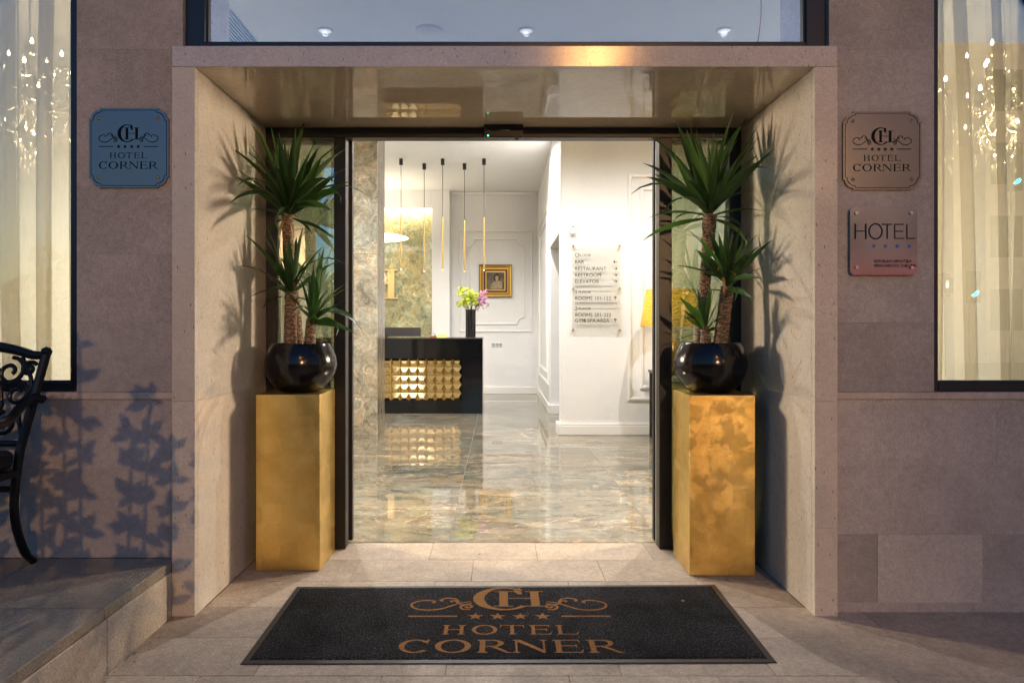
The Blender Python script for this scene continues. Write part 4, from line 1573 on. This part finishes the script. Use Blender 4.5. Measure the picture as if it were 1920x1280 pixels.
# yucca leaves: a few blades with different droop, shared by all plants
BLADES = []
for k in range(9):
    rr = random.Random(100 + k)
    droop = (0.05, 0.12, 0.2, 0.3, 0.45, 0.6, 0.9, 1.3, 0.02)[k]
    tw = rr.uniform(-0.5, 0.5)
    N = 8
    vs, fs = [], []
    x = z = 0.0
    for i in range(N + 1):
        f = i / N
        w = 0.5 * (0.42 + 0.58 * min(1, f / 0.35)) * (1 - max(0, (f - 0.35) / 0.65) ** 1.6)
        w = max(w, 0.01) * 0.105
        th = -droop * f * f
        if i:
            x += math.cos(th) / N
            z += math.sin(th) / N
        tt = tw * f
        for sgn, up in ((-1, 0.30), (0, 0), (1, 0.30)):
            a = Vector((0, sgn * w, up * w))
            a.rotate(Euler((tt, 0, 0)))
            vs.append((x - a.z * math.sin(th), a.y, z + a.z * math.cos(th)))
    for i in range(N):
        for q in (0, 1):
            fs.append((i * 3 + q, i * 3 + q + 1, (i + 1) * 3 + q + 1, (i + 1) * 3 + q))
    me = bpy.data.meshes.new('leaf')
    me.from_pydata(vs, [], fs)
    for p in me.polygons:
        p.use_smooth = True
    me.materials.append(MATS['yucca_leaf'])
    BLADES.append(me)
DRY = BLADES[7].copy()
DRY.materials.clear()
DRY.materials.append(MATS['dry_leaf'])


def leaf(parent, base, az, el, length, me, roll=0.0, wid=1.0):
    o = bpy.data.objects.new('leaf', me)
    COL.objects.link(o)
    o.location = base
    o.rotation_euler = (Matrix.Rotation(az, 3, 'Z') @ Matrix.Rotation(-el, 3, 'Y') @ Matrix.Rotation(roll, 3, 'X')).to_euler()
    o.scale = (length, length * wid, length)
    o.parent = parent
    return o


def rosette(parent, c, n, L, rr, lo=-25, hi=84, small=False, wall=None):
    for k in range(n):
        f = (k + 0.5) / n
        az = k * 2.39996 + rr.uniform(-0.4, 0.4)
        el = R(lo + (hi - lo) * f ** 0.72) + rr.uniform(-0.22, 0.22)
        ln = L * rr.uniform(0.70, 1.12) * (0.86 + 0.22 * math.sin(PI * f))
        # leaves that would run into the wall or the glass are shorter there
        d = Vector((math.cos(az) * math.cos(el), math.sin(az) * math.cos(el), 0))
        for nv, lim in (wall or []):
            dd = d.dot(Vector(nv))
            if dd > 0.05:
                ln = min(ln, (lim - Vector(c).dot(Vector(nv))) / dd)
        ln = max(ln, 0.12)
        if el > R(55):
            bi = rr.choice((0, 0, 1, 8, 2))
        elif el > R(20):
            bi = rr.choice((1, 2, 3, 3, 4))
        else:
            bi = rr.choice((3, 4, 5, 6, 7))
        base = Vector(c) + Vector((math.cos(az) * 0.016, math.sin(az) * 0.016, (f - 0.5) * (0.03 if small else 0.09)))
        leaf(parent, base, az, el, ln, BLADES[bi], rr.uniform(-0.5, 0.5), wid=rr.uniform(0.80, 1.12) * (1.15 if small else 1.0) * (0.5 / max(ln, 0.25)) ** 0.35)


def crown(parent, c, tips, L, rr, ymax, side, fill, droopy=0.5):
    """Blades from the crown's heart to tips measured off the photograph; what the picture cannot show (how far a blade comes
    forward) follows from the blades' length."""
    c = Vector(c)
    for px, py in tips:
        t0 = at(px, py, c.y)
        d0 = (t0 - c).length
        ln = max(L * rr.uniform(0.88, 1.08), d0 * 1.02)
        dy = math.sqrt(max(0.0, ln * ln - d0 * d0))
        if rr.random() < 0.35 and c.y + dy < ymax:
            yy = c.y + dy
        else:
            yy = c.y - dy
        t_ = at(px, py, min(max(yy, c.y - 0.42), ymax))
        if not side[0] < t_.x < side[1]:      # a blade that would meet the wall comes forward past it
            lim = side[1] if t_.x > 0 else side[0]
            t_ = at(px, py, max(c.y - 0.45, lim * 1300 / (px - 935)))
        v_ = t_ - c
        el = math.atan2(v_.z, math.hypot(v_.x, v_.y))
        if el > R(60):
            bi = rr.choice((0, 1, 2, 3, 4))
        elif el > R(25):
            bi = rr.choice((1, 3, 4, 5, 5))
        else:
            bi = rr.choice((3, 4, 5, 6, 7))
        tv = BLADES[bi].vertices[8 * 3 + 1].co
        phi = math.atan2(tv.z, tv.x)
        sc_ = v_.length / math.hypot(tv.x, tv.z) * 1.07
        az = math.atan2(v_.y, v_.x)
        base = c + Vector((math.cos(az) * 0.012, math.sin(az) * 0.012, rr.uniform(-0.03, 0.03)))
        leaf(parent, base, az, el - phi, sc_, BLADES[bi], rr.uniform(-0.9, 0.9), wid=rr.uniform(0.72, 1.15) * (0.46 / max(0.22, sc_)) ** 0.4)
    rosette(parent, c, int(fill * 1.5), L * 0.85, rr, -20, 86, wall=[((-1, 0, 0), -side[0]), ((1, 0, 0), side[1]), ((0, 1, 0), ymax)])


def trunk(parent, pts, rads, rr):
    c = catmull(pts, 9)
    N = len(c)
    rs = []
    for i in range(N):
        f = i / (N - 1) * (len(rads) - 1)
        j = min(int(f), len(rads) - 2)
        r_ = rads[j] + (rads[j + 1] - rads[j]) * (f - j)
        rs.append(r_ * (1 + 0.05 * math.sin(i * 2.1) + rr.uniform(-0.03, 0.03)))
    rs = [q * 1.2 for q in rs]
    return MB().tube(c, rs, 14).build('trunk', 'yucca_bark', parent, smooth=True, angle=60)


def pot(parent, c, z):
    x, y = c
    prof = [(0.085, 0.0), (0.115, 0.006), (0.155, 0.045), (0.185, 0.095), (0.197, 0.145), (0.192, 0.195), (0.176, 0.240), (0.163, 0.266), (0.157, 0.270),
            (0.150, 0.264), (0.152, 0.235)]
    pr2 = [(p.x, p.y) for p in catmull([(a, b, 0) for a, b in prof], 4)]
    MB().lathe(pr2, 56, (x, y, z + 0.001)).build('pot', 'pot_glaze', parent, smooth=True, angle=50)
    MB().lathe([(0.0005, 0.238), (0.151, 0.236)], 32, (x, y, z), cap=False).build('soil', 'joint_grout', parent)


rr = random.Random(11)
Yp = 3.885
pcx = at(564.5, 690, Yp).x
pt = thing('potted_yucca', (pcx, Yp, 0.945), 'yucca in a round black pot on the smooth gold pedestal', 'potted plant', 'potted yuccas flanking the door')
pot(pt, (pcx, Yp), 0.945)
WALLS_L = [((-1, 0, 0), 1.36), ((0, 1, 0), 4.07)]
ta = trunk(pt, [at(545, 660, Yp - .03), at(545, 600, Yp - .03), at(547, 548, Yp - .02)], [0.030, 0.028, 0.030], rr)
tb = trunk(pt, [at(560, 660, Yp + .02), at(553, 580, Yp + .02), at(543, 500, Yp + .01), at(539, 404, Yp)], [0.027, 0.026, 0.025, 0.028], rr)
tc_ = trunk(pt, [at(581, 660, Yp - .04), at(582, 625, Yp - .04), at(584, 597, Yp - .04)], [0.024, 0.025, 0.022], rr)
SL = (-1.362, 1.0)
crown(tb, at(541, 396, Yp), [(570, 226), (488, 238), (476, 246), (545, 244), (443, 291), (452, 324), (468, 346), (474, 386), (518, 268), (590, 262), (612, 283), (648, 294), (650, 318),
                             (640, 332), (668, 409), (622, 431), (618, 302), (503, 442), (528, 330), (600, 346), (632, 356), (655, 368), (480, 304), (500, 262), (556, 256), (600, 402), (580, 300), (512, 300)],
      0.47, rr, 4.06, SL, 16)
crown(ta, at(548, 543, Yp - .02), [(467, 443), (452, 497), (472, 566), (505, 425), (556, 452), (565, 438), (596, 462), (620, 490), (535, 470), (520, 458), (612, 515), (490, 520), (500, 480), (580, 470)],
      0.33, rr, 4.06, SL, 8)
crown(tc_, at(585, 597, Yp - .04), [(595, 463), (618, 474), (604, 482), (648, 543), (663, 636), (650, 628), (630, 629), (566, 592), (575, 606), (604, 526), (640, 582), (656, 602), (588, 500), (612, 540), (560, 575)],
      0.31, rr, 4.06, SL, 6)
for az, el in ((-1.9, -0.6), (-0.7, -0.9)):
    leaf(tb, at(540, 408, Yp), az, el, 0.16, DRY)

rr = random.Random(17)
Yq = 3.812
qcx = at(1331.5, 690, Yq).x
pt2 = thing('potted_yucca', (qcx, Yq, 0.949), 'yucca in a round black pot on the crinkled gold pedestal', 'potted plant', 'potted yuccas flanking the door')
pot(pt2, (qcx, Yq), 0.949)
WALLS_R = [((1, 0, 0), 1.415), ((0, 1, 0), 4.07)]
ta = trunk(pt2, [at(1312, 660, Yq + .02), at(1319, 560, Yq + .02), at(1326, 480, Yq + .01), at(1331, 402, Yq)], [0.028, 0.026, 0.026, 0.032], rr)
tb = trunk(pt2, [at(1349, 660, Yq - .03), at(1356, 600, Yq - .03), at(1364, 538, Yq - .02)], [0.031, 0.030, 0.030], rr)
tc_ = trunk(pt2, [at(1323, 660, Yq - .07), at(1323, 635, Yq - .07), at(1322, 616, Yq - .07)], [0.024, 0.024, 0.018], rr)
SR = (-1.0, 1.418)
crown(ta, at(1331, 396, Yq), [(1365, 214), (1310, 231), (1296, 246), (1270, 250), (1228, 272), (1215, 310), (1222, 338), (1211, 360), (1262, 391), (1416, 237), (1394, 230), (1384, 260), (1448, 287), (1437, 333),
                              (1402, 366), (1342, 254), (1300, 300), (1288, 262), (1421, 310), (1245, 300), (1352, 258), (1376, 242), (1290, 340), (1390, 300), (1318, 262), (1408, 272)],
      0.46, rr, 4.06, SR, 16)
crown(tb, at(1364, 534, Yq - .02), [(1285, 437), (1264, 510), (1360, 420), (1385, 417), (1372, 440), (1415, 436), (1441, 463), (1426, 500), (1412, 537), (1398, 551), (1330, 440), (1310, 461), (1300, 480),
                                    (1345, 450), (1401, 450), (1296, 512), (1424, 470)], 0.33, rr, 4.06, SR, 8)
crown(tc_, at(1322, 614, Yq - .07), [(1298, 530), (1275, 571), (1272, 613), (1310, 546), (1350, 556), (1345, 571), (1355, 601), (1285, 591), (1340, 532), (1330, 546), (1290, 575), (1348, 588)],
      0.2, rr, 4.06, SR, 8)
for az, el in ((-1.2, 0.2), (-2.0, 0.5), (-0.4, 0.9), (-1.6, -0.7)):
    leaf(tb, at(1352, 512, Yq - .03), az, el, 0.15, DRY)

# door mat ----------------------------------------------------------
mt = thing('door_mat', (0.045, 3.09, 0), 'black entrance mat lettered HOTEL CORNER in brown', 'mat')
MC = [(-1.0, 2.677), (1.082, 2.690), (1.094, 3.508), (-1.014, 3.480)]


def inset(c, d):
    cx, cy_ = sum(p[0] for p in c) / 4, sum(p[1] for p in c) / 4
    return [(p[0] - math.copysign(d, p[0] - cx), p[1] - math.copysign(d, p[1] - cy_)) for p in c]


rim = MC
vs = [(x, y, 0.0015) for x, y in rim] + [(x, y, 0.005) for x, y in inset(rim, 0.003)] + [(x, y, 0.006) for x, y in inset(rim, 0.03)]
MB().add(vs, [(3, 2, 1, 0)] + [(i, (i + 1) % 4, 4 + (i + 1) % 4, 4 + i) for i in range(4)] + [(4 + i, 4 + (i + 1) % 4, 8 + (i + 1) % 4, 8 + i) for i in range(4)] + [(8, 9, 10, 11)]).build('rubber_border', 'rubber', mt)
pi_ = inset(rim, 0.028)
# the pile is a fine uneven sheet
NX, NY = 150, 60
vs, fs = [], []
rr = random.Random(5)
for j in range(NY + 1):
    for i in range(NX + 1):
        u, v = i / NX, j / NY
        a = Vector(pi_[0]).lerp(Vector(pi_[1]), u)
        b = Vector(pi_[3]).lerp(Vector(pi_[2]), u)
        p = a.lerp(b, v)
        edge = i in (0, NX) or j in (0, NY)
        vs.append((p.x, p.y, 0.0065 if edge else 0.0105 + rr.uniform(-0.0005, 0.0005)))
for j in range(NY):
    for i in range(NX):
        q = j * (NX + 1) + i
        fs.append((q, q + 1, q + NX + 2, q + NX + 1))
MB().add(vs, fs).build('pile', 'mat_pile', mt, fix=False)
ks = 0.906 / 850
emblem(mt, lambda a, b: (0.047 + (a - 628) * ks, 2.757 + (b - (1280 - 943)) * ks * 1.015, 0.0105), (0, 0, 0.0012), 'mat_print', 0.03)


# brass-studded hotel plaques ----------------------------------------
def plaque(name, px0, px1, py0, py1, label, grp):
    Yp_ = FY - 0.012
    a, b = at(px0, py0, Yp_), at(px1, py1, Yp_)
    k_ = (b.x - a.x) / 1146
    t_ = thing(name, ((a.x + b.x) / 2, FY, b.z), label, 'plaque', grp)

    def to3(u, v):
        return (a.x + (u - 60) * k_, Yp_, b.z + (v - 66) * k_)

    def outline(ins):
        x0, x1, z0, z1 = 60 + ins, 1206 - ins, 66 + ins, 1212 - ins
        rad, st_ = 118, 28
        pts = []
        for (cx, cz, sx_, sz_) in ((x0, z0, 1, 1), (x1, z0, -1, 1), (x1, z1, -1, -1), (x0, z1, 1, -1)):
            arc = []
            for q in range(9):
                f = R(90 * q / 8)
                # convex rounded corner standing in from two small steps
                arc.append((cx + sx_ * (st_ + rad - rad * math.cos(f) ), cz + sz_ * (st_ + rad - rad * math.sin(f))))
            arc = [(cx, cz + sz_ * (rad + st_))] + arc + [(cx + sx_ * (rad + st_), cz)]
            if sx_ * sz_ < 0:
                arc = arc[::-1]
            pts += arc
        return pts
    MB().prism(outline(0), to3, (0, 0.010, 0)).build('plate', 'plaque_metal', t_)
    o1, o2 = outline(26), outline(34)
    mb = MB()
    n_ = len(o1)
    vs_ = [Vector(to3(*p)) + Vector((0, -0.0004, 0)) for p in o1] + [Vector(to3(*p)) + Vector((0, -0.0004, 0)) for p in o2]
    mb.add(vs_, [(i, (i + 1) % n_, n_ + (i + 1) % n_, n_ + i) for i in range(n_)]).build('border_line', 'engraving', t_)
    emblem(t_, to3, (0, -0.0004, 0), 'engraving', 0.1)
    for u, v in ((204, 1280 - 213), (1058, 1280 - 210), (202, 1280 - 1066), (1056, 1280 - 1062)):
        c = to3(u, v)
        mb = MB()
        for q in range(1):
            prof = [(0.0075, 0.0), (0.0075, 0.002), (0.0055, 0.005), (0.0008, 0.007)]
            vs_ = [(c[0] + r_ * math.cos(2 * PI * i / 14), c[1] - h_, c[2] + r_ * math.sin(2 * PI * i / 14)) for r_, h_ in prof for i in range(14)]
            mb.add(vs_, [(j * 14 + i, j * 14 + (i + 1) % 14, (j + 1) * 14 + (i + 1) % 14, (j + 1) * 14 + i) for j in range(3) for i in range(14)])
        mb.build('stud', 'brass', t_, smooth=True)
    return t_


plaque('hotel_plaque', 167, 316, 204, 352, 'bluish metal plaque lettered HOTEL CORNER near the black chair', 'engraved hotel plaques')
plaque('hotel_plaque', 1581, 1728, 209, 356, 'pinkish metal plaque lettered HOTEL CORNER above the star plate', 'engraved hotel plaques')

# star plate
Ys = FY - 0.022
a, b = at(1594, 388.5, Ys), at(1720, 515.5, Ys)
ks2 = (b.x - a.x) / 1152
sp = thing('star_plate', ((a.x + b.x) / 2, FY, b.z), 'mirror-bright steel plate reading HOTEL with four blue stars', 'plaque')


def s3(u, v):
    return (a.x + (u - 38) * ks2, Ys, a.z - (v - 78) * ks2)


def rrect(x0, x1, y0, y1, r_, n=6):
    pts = []
    for cx, cy_, a0 in ((x1 - r_, y1 - r_, 0), (x0 + r_, y1 - r_, 90), (x0 + r_, y0 + r_, 180), (x1 - r_, y0 + r_, 270)):
        pts += [(cx + r_ * math.cos(R(a0 + 90 * q / n)), cy_ + r_ * math.sin(R(a0 + 90 * q / n))) for q in range(n + 1)]
    return pts


MB().prism(rrect(38, 1190, 78, 1240, 85), s3, (0, 0.004, 0)).build('plate', 'plate_metal', sp)
L = [('letter', [rect(110, 140, 362, 622), rect(290, 320, 362, 622), rect(140, 290, 478, 498)]),
     ('letter', ring(473, 492, 124, 140, 98, 116)),
     ('letter', [rect(575, 757, 362, 382), rect(660, 685, 382, 622)]),
     ('letter', [rect(790, 812, 362, 622), rect(812, 955, 362, 382), rect(812, 945, 482, 500), rect(812, 958, 604, 622)]),
     ('letter', [rect(1000, 1022, 362, 622), rect(1022, 1150, 604, 622)])]
for nm, pl_ in L:
    flat_polys(nm, pl_, s3, (0, -0.0006, 0), 'navy_print', sp, 0.1)
for u in (440, 640, 843, 1048):
    flat_polys('star', [[(x, 2 * 745 - y) for x, y in star(u, 745, 46)]], s3, (0, -0.0008, 0), 'star_blue', sp, 0.0)
for v, bdy in ((1030, 'REPUBLIKA HRVATSKA'), (1105, 'MINISTARSTVO TURIZMA')):
    c = s3(446, v)
    text('lettering', bdy, 0.0205, (c[0], Ys - 0.0008, c[2]), 'engraving', sp, extrude=0.0003, sx=0.82)
for u, v in ((140, 185), (1080, 180), (145, 1110), (1090, 1115)):
    c = s3(u, v)
    MB().tube([(c[0], Ys - 0.008, c[2]), (c[0], FY, c[2])], 0.0075, 14).build('standoff', 'chrome', sp, smooth=True)

# ================================================================== CHAIR
ch = thing('patio_chair', (-2.30, 2.85, 0.25), 'ornate black cast metal armchair standing under the window', 'chair')
CX = -2.30
Vc = Vector


def back_pt(u, h):
    """u: -1..1 across the back, h: 0..1 up from the seat; the back flares and leans to the wall."""
    z = 0.76 + 0.42 * h
    return Vc((CX + u * (0.235 + 0.06 * h), 2.985 + 0.085 * h, z))


for sgn in (-1, 1):
    MB().tube([back_pt(sgn, h / 8) for h in range(9)], 0.019, 10).build('back_post', 'cast_iron', ch, smooth=True)
    e = back_pt(sgn, 1.02)
    MB().lathe([(0.001, -0.024), (0.017, -0.017), (0.024, 0), (0.017, 0.017), (0.001, 0.024)], 14, e + Vc((0, 0, 0.006))).build('finial', 'cast_iron', ch, smooth=True)
    MB().tube(catmull([back_pt(sgn, 0.04), Vc((CX + sgn * 0.232, 2.965, 0.62)), Vc((CX + sgn * 0.228, 2.97, 0.48)), Vc((CX + sgn * 0.226, 3.03, 0.33)), Vc((CX + sgn * 0.218, 3.10, 0.262))], 6),
              [0.018] * 20 + [0.016] * 4 + [0.018], 10).build('leg', 'cast_iron', ch, smooth=True)
    MB().tube(catmull([Vc((CX + sgn * 0.26, 2.62, 0.66)), Vc((CX + sgn * 0.27, 2.58, 0.48)), Vc((CX + sgn * 0.255, 2.56, 0.33)), Vc((CX + sgn * 0.27, 2.52, 0.262))], 6), 0.017, 10).build('leg', 'cast_iron', ch, smooth=True)
    # arm: scroll behind the post, sweeping forward and out
    ar = catmull([Vc((CX + sgn * 0.325, 3.02, 0.985)), Vc((CX + sgn * 0.30, 3.0, 1.0)), Vc((CX + sgn * 0.27, 2.96, 0.975)), Vc((CX + sgn * 0.285, 2.86, 0.925)), Vc((CX + sgn * 0.31, 2.74, 0.915)),
                  Vc((CX + sgn * 0.33, 2.62, 0.93)), Vc((CX + sgn * 0.34, 2.54, 0.91))], 6)
    MB().tube(ar, [0.014, 0.017, 0.019] + [0.02] * (len(ar) - 3), 10).build('arm', 'cast_iron', ch, smooth=True)
    MB().tube(catmull([Vc((CX + sgn * 0.335, 2.57, 0.92)), Vc((CX + sgn * 0.30, 2.60, 0.8)), Vc((CX + sgn * 0.26, 2.62, 0.66))], 6), 0.014, 8).build('arm_support', 'cast_iron', ch, smooth=True)
top = [back_pt(u, 1.0 + 0.10 * max(0, 1 - (u * 1.25) ** 2) if abs(u) < 0.8 else 1.0) for u in [k / 16 - 1 for k in range(33)]]
MB().tube(top, [0.019 + 0.006 * (1 - abs(k / 16 - 1)) for k in range(33)], 10).build('top_rail', 'cast_iron', ch, smooth=True)
MB().tube([back_pt(-1, 0.10), back_pt(0, 0.10), back_pt(1, 0.10)], 0.014, 8).build('lower_rail', 'cast_iron', ch, smooth=True)


def spiral(cu, chh, r0, r1, a0, turns, n=26):
    out = []
    for q in range(n + 1):
        f = q / n
        r_ = r0 + (r1 - r0) * f
        a_ = a0 + turns * 2 * PI * f
        out.append(back_pt(cu + r_ * math.cos(a_) / 0.265, chh + r_ * math.sin(a_) / 0.42))
    return out


for sgn in (-1, 1):
    m = 1 if sgn > 0 else -1
    sc_ = [(0.52 * m, 0.83, 0.062, 0.014, PI / 2 if m > 0 else PI / 2, -1.35 * m), (0.80 * m, 0.86, 0.032, 0.010, 0.6 if m > 0 else PI - .6, 1.2 * m),
           (0.70 * m, 0.60, 0.058, 0.014, PI * 0.75 if m > 0 else PI * .25, -1.3 * m), (0.36 * m, 0.50, 0.062, 0.014, PI / 2, 1.3 * m),
           (0.62 * m, 0.30, 0.056, 0.013, PI * .6 if m > 0 else PI * .4, 1.3 * m), (0.20 * m, 0.78, 0.060, 0.014, -PI / 2, 1.3 * m), (0.22 * m, 0.26, 0.055, 0.013, PI / 2, 1.25 * m)]
    for cu, hh, r0, r1, a0, tn in sc_:
        MB().tube(spiral(cu, hh, r0, r1, a0, tn), 0.0095, 8).build('scroll', 'cast_iron', ch, smooth=True)
    MB().tube(catmull([back_pt(0.96 * m, 0.16), back_pt(0.80 * m, 0.45), back_pt(0.90 * m, 0.7), back_pt(0.66 * m, 0.98)], 7), 0.009, 8).build('scroll', 'cast_iron', ch, smooth=True)
    MB().tube(catmull([back_pt(0.05 * m, 0.12), back_pt(0.45 * m, 0.40), back_pt(0.40 * m, 0.68), back_pt(0.05 * m, 1.02)], 7), 0.009, 8).build('scroll', 'cast_iron', ch, smooth=True)
box('seat_frame', 'cast_iron', ch, CX - 0.25, CX + 0.25, 2.60, 2.99, 0.665, 0.70, bevel=0.01, seg=2)
box('cushion', 'cushion', ch, CX - 0.245, CX + 0.245, 2.60, 2.955, 0.702, 0.785, bevel=0.03, seg=4)
box('stretcher', 'cast_iron', ch, CX - 0.225, CX + 0.225, 2.955, 2.975, 0.60, 0.625, bevel=0.006)

# ================================================================== BEHIND THE CAMERA: seen in reflections and by its shadows
def street_lamp(base, h, w, label, rad=0.05, glow=0.07, col=(1.0, 0.58, 0.27)):
    t_ = thing('street_lamp', (base[0], base[1], base[2]), label, 'street lamp', 'street lamps opposite the hotel')
    x, y, z = base
    MB().lathe([(0.09, 0), (0.09, 0.25), (0.045, 0.3), (0.035, h - 0.35)], 14, base).build('pole', 'black_metal', t_, smooth=True)
    MB().lathe([(0.02, h + 0.16), (0.16, h + 0.13), (0.18, h + 0.10)], 18, base).build('lamp_hood', 'black_metal', t_, smooth=True)
    for k_ in range(3):
        a_ = 2 * PI * k_ / 3 - 0.6
        MB().tube([(x + 0.03 * math.cos(a_), y + 0.03 * math.sin(a_), z + h - 0.37), (x + 0.15 * math.cos(a_), y + 0.15 * math.sin(a_), z + h + 0.11)], 0.006, 5).build('cage_bar', 'black_metal', t_)
    MB().lathe([(0.001, h - glow), (glow * .8, h - glow * .5), (glow, h), (glow * .8, h + glow * .5), (0.001, h + glow)], 14, base).build('bulb', 'street_glow', t_, smooth=True)
    lamp('glow', 'POINT', (x, y - 0.0, z + h), w, col, t_, shadow_soft_size=rad)
    return t_


street_lamp((2.1, -5.7, -0.12), 2.95, LAMP_A, 'low street lamp with a warm bulb, lighting the hotel wall', 0.010, 0.005)
street_lamp((2.2, -9.74, -0.12), 7.7, LAMP_B, 'tall street lamp mirrored as a glow on the lintel', 0.12, 0.05, (1.0, 0.46, 0.12))
street_lamp((9.0, -15.0, -0.12), 6.0, LAMP_C, 'distant street lamp mirrored in the black pots', 0.12, 0.05)

# the leafy shrub whose shadow falls on the wall
t = thing('planter_shrub', (-0.07, -0.8, 0), 'leafy shrub whose shadow falls on the wall by the chair', 'shrub')
MB().lathe([(0.16, 0), (0.22, 0.5), (0.23, 0.52), (0.2, 0.52), (0.19, 0.46)], 24, (-0.07, -0.8, 0)).build('planter', 'planter_grey', t, smooth=True)
rr = random.Random(31)
stems, lv = MB(), MB()
for (dx, top_, lean) in ((-0.02, 1.96, 0.02), (0.10, 1.80, 0.10), (-0.13, 1.78, -0.08), (0.17, 1.68, 0.08), (-0.19, 1.62, -0.06), (0.04, 1.70, 0.03), (0.22, 1.80, 0.12), (-0.08, 1.86, -0.03), (-0.25, 1.72, -0.12)):
    b0 = Vc((-0.07 + dx * 0.3, -0.8 + rr.uniform(-.05, .05), 0.45))
    tp = Vc((-0.07 + dx + lean * 0.3, -0.8 + rr.uniform(-.1, .1), top_))
    c_ = catmull([b0, b0.lerp(tp, 0.5) + Vc((dx * 0.25, 0, 0)), tp], 8)
    stems.tube(c_, [0.009 - 0.006 * i / len(c_) for i in range(len(c_))], 6)
    for i in range(3, len(c_)):
        if c_[i].z < 1.22:
            continue
        for _ in range(7):
            az = rr.uniform(0, 6.28)
            d_ = Vc((math.cos(az), 0.35 * math.sin(az), rr.uniform(-0.5, 1.3))).normalized()
            s_ = rr.uniform(0.036, 0.064)
            sd = Vc((0.2 * math.sin(az * 3), 1, 0.2)).cross(d_).normalized() * s_ * 0.24
            q0 = c_[i]
            lv.add([q0, q0 + d_ * s_ * .3 + sd * .9, q0 + d_ * s_ * .6 + sd, q0 + d_ * s_, q0 + d_ * s_ * .6 - sd, q0 + d_ * s_ * .3 - sd * .9], [(0, 1, 2, 3, 4, 5)])
stems.build('branches', 'yucca_bark', t, smooth=True)
lv.build('foliage', 'shrub_leaf', t, fix=False)['kind'] = 'stuff'

# building across the street, on the right
bl = thing('opposite_building', (16, -24, -0.12), 'plain rendered building across the street, seen only in reflections', 'building')
box('wall', 'far_render', bl, 5.5, 34, -34, -22, -0.12, 13)
for k_ in range(4):
    for q in range(8):
        x0 = 6.6 + q * 3.4
        z0 = 1.2 + k_ * 3.0
        box('window', 'frame_dark', bl, x0, x0 + 1.3, -22.02, -21.97, z0, z0 + 1.7)
# low belt of trees on the left
rr = random.Random(8)
tl = MB()
for k_ in range(5200):
    x = rr.uniform(-40, 5.3)
    hmax = 3.3 + 0.8 * math.sin(x * 0.9) + 0.6 * math.sin(x * 2.3 + 1)
    p = Vc((x, rr.uniform(-25, -22), rr.uniform(0, 1) ** 0.6 * hmax))
    u = Vc((rr.gauss(0, 1), rr.gauss(0, 1), rr.gauss(0, 1))).normalized()
    w = u.orthogonal().normalized()
    s_ = rr.uniform(0.12, 0.3)
    tl.add([p - u * s_, p - w * s_, p + u * s_, p + w * s_], [(0, 1, 2, 3)])
o = tl.build('treeline', 'shrub_leaf', None, fix=False)
tag(o, 'dark belt of trees across the street', 'trees', kind='stuff')

# traffic signals mirrored in the window by the star plate
sg = thing('traffic_signal', (12.9, -13.5, -0.12), 'pedestrian signal with a red figure, mirrored in the window', 'traffic signal')
MB().tube([(12.9, -13.62, -0.12), (12.9, -13.62, 2.9)], 0.05, 10).build('pole', 'black_metal', sg, smooth=True)
box('housing', 'black_metal', sg, 12.72, 13.08, -13.60, -13.47, 2.3, 2.75)
MB().prism(rrect(12.865, 12.935, 2.46, 2.60, 0.03), lambda a_, b_: (a_, -13.465, b_), (0, 0.01, 0)).build('red_figure', 'signal_red', sg)
MB().prism(disc(12.9, 2.635, 0.026, 14), lambda a_, b_: (a_, -13.465, b_), (0, 0.01, 0)).build('red_figure_head', 'signal_red', sg)
for (x, z, lb) in ((16.45, 2.42, 'low traffic light with a cyan lamp, mirrored in the window'), (17.9, 6.3, 'overhead traffic light with a cyan lamp, mirrored in the window')):
    sg = thing('traffic_light', (x, -17.5, -0.12), lb, 'traffic light', 'traffic lights at the crossing')
    MB().tube([(x, -17.7, -0.12), (x, -17.7, z + 0.8)], 0.06, 10).build('pole', 'black_metal', sg, smooth=True)
    box('housing', 'black_metal', sg, x - 0.2, x + 0.2, -17.66, -17.47, z - 0.25, z + 0.85)
    MB().prism([(x - 0.13 + 0.26 * u, z + 0.09 * v + 0.1 * u) for u, v in ((0, 0.1), (.3, -.7), (.8, -.5), (1, .4), (.7, .9), (.3, .3))], lambda a_, b_: (a_, -17.465, b_), (0, 0.01, 0)).build('lamp_lens', 'signal_cyan', sg)

rs = thing('red_glow_band', (15.5, -21.9, 3.2), 'added red glowing band mirrored in the steel star plate', 'sign')  # added glowing band, stands in for red car lights reflected in the star plate
box('band_box', 'black_metal', rs, 12.4, 18.4, -21.96, -21.80, 2.6, 3.5)
box('band_face', 'red_band_glow', rs, 12.45, 18.35, -21.795, -21.785, 2.65, 3.45)

# bits of dry leaf blown onto the paving
rr = random.Random(77)
lt = MB()
for k_ in range(46):
    if k_ < 26:
        x, y, z = rr.uniform(-1.4, 2.2), rr.uniform(2.55, 4.0), 0.003
        if -1.06 < x < 1.14 and 2.6 < y < 3.56:
            z = 0.0135
            if rr.random() < 0.6:
                continue
        if y > 3.1 and (x < -1.3 or x > 1.4):
            continue
    else:
        y = rr.uniform(2.5, 3.12)
        x, z = -1.462 + abs(rr.gauss(0, 0.03)), 0.003
    a_, s_ = rr.uniform(0, 6.28), rr.uniform(0.004, 0.011)
    u = Vc((math.cos(a_), math.sin(a_), rr.uniform(-.2, .2))) * s_
    w = Vc((-math.sin(a_), math.cos(a_), rr.uniform(0, .5))) * s_ * 0.45
    p = Vc((x, y, z))
    lt.add([p - u, p - w, p + u + Vc((0, 0, 0.002)), p + w], [(0, 1, 2, 3)])
o = lt.build('leaf_litter', 'dry_leaf', None, fix=False)
tag(o, 'tiny dry leaf scraps scattered over the paving', 'litter', kind='stuff')
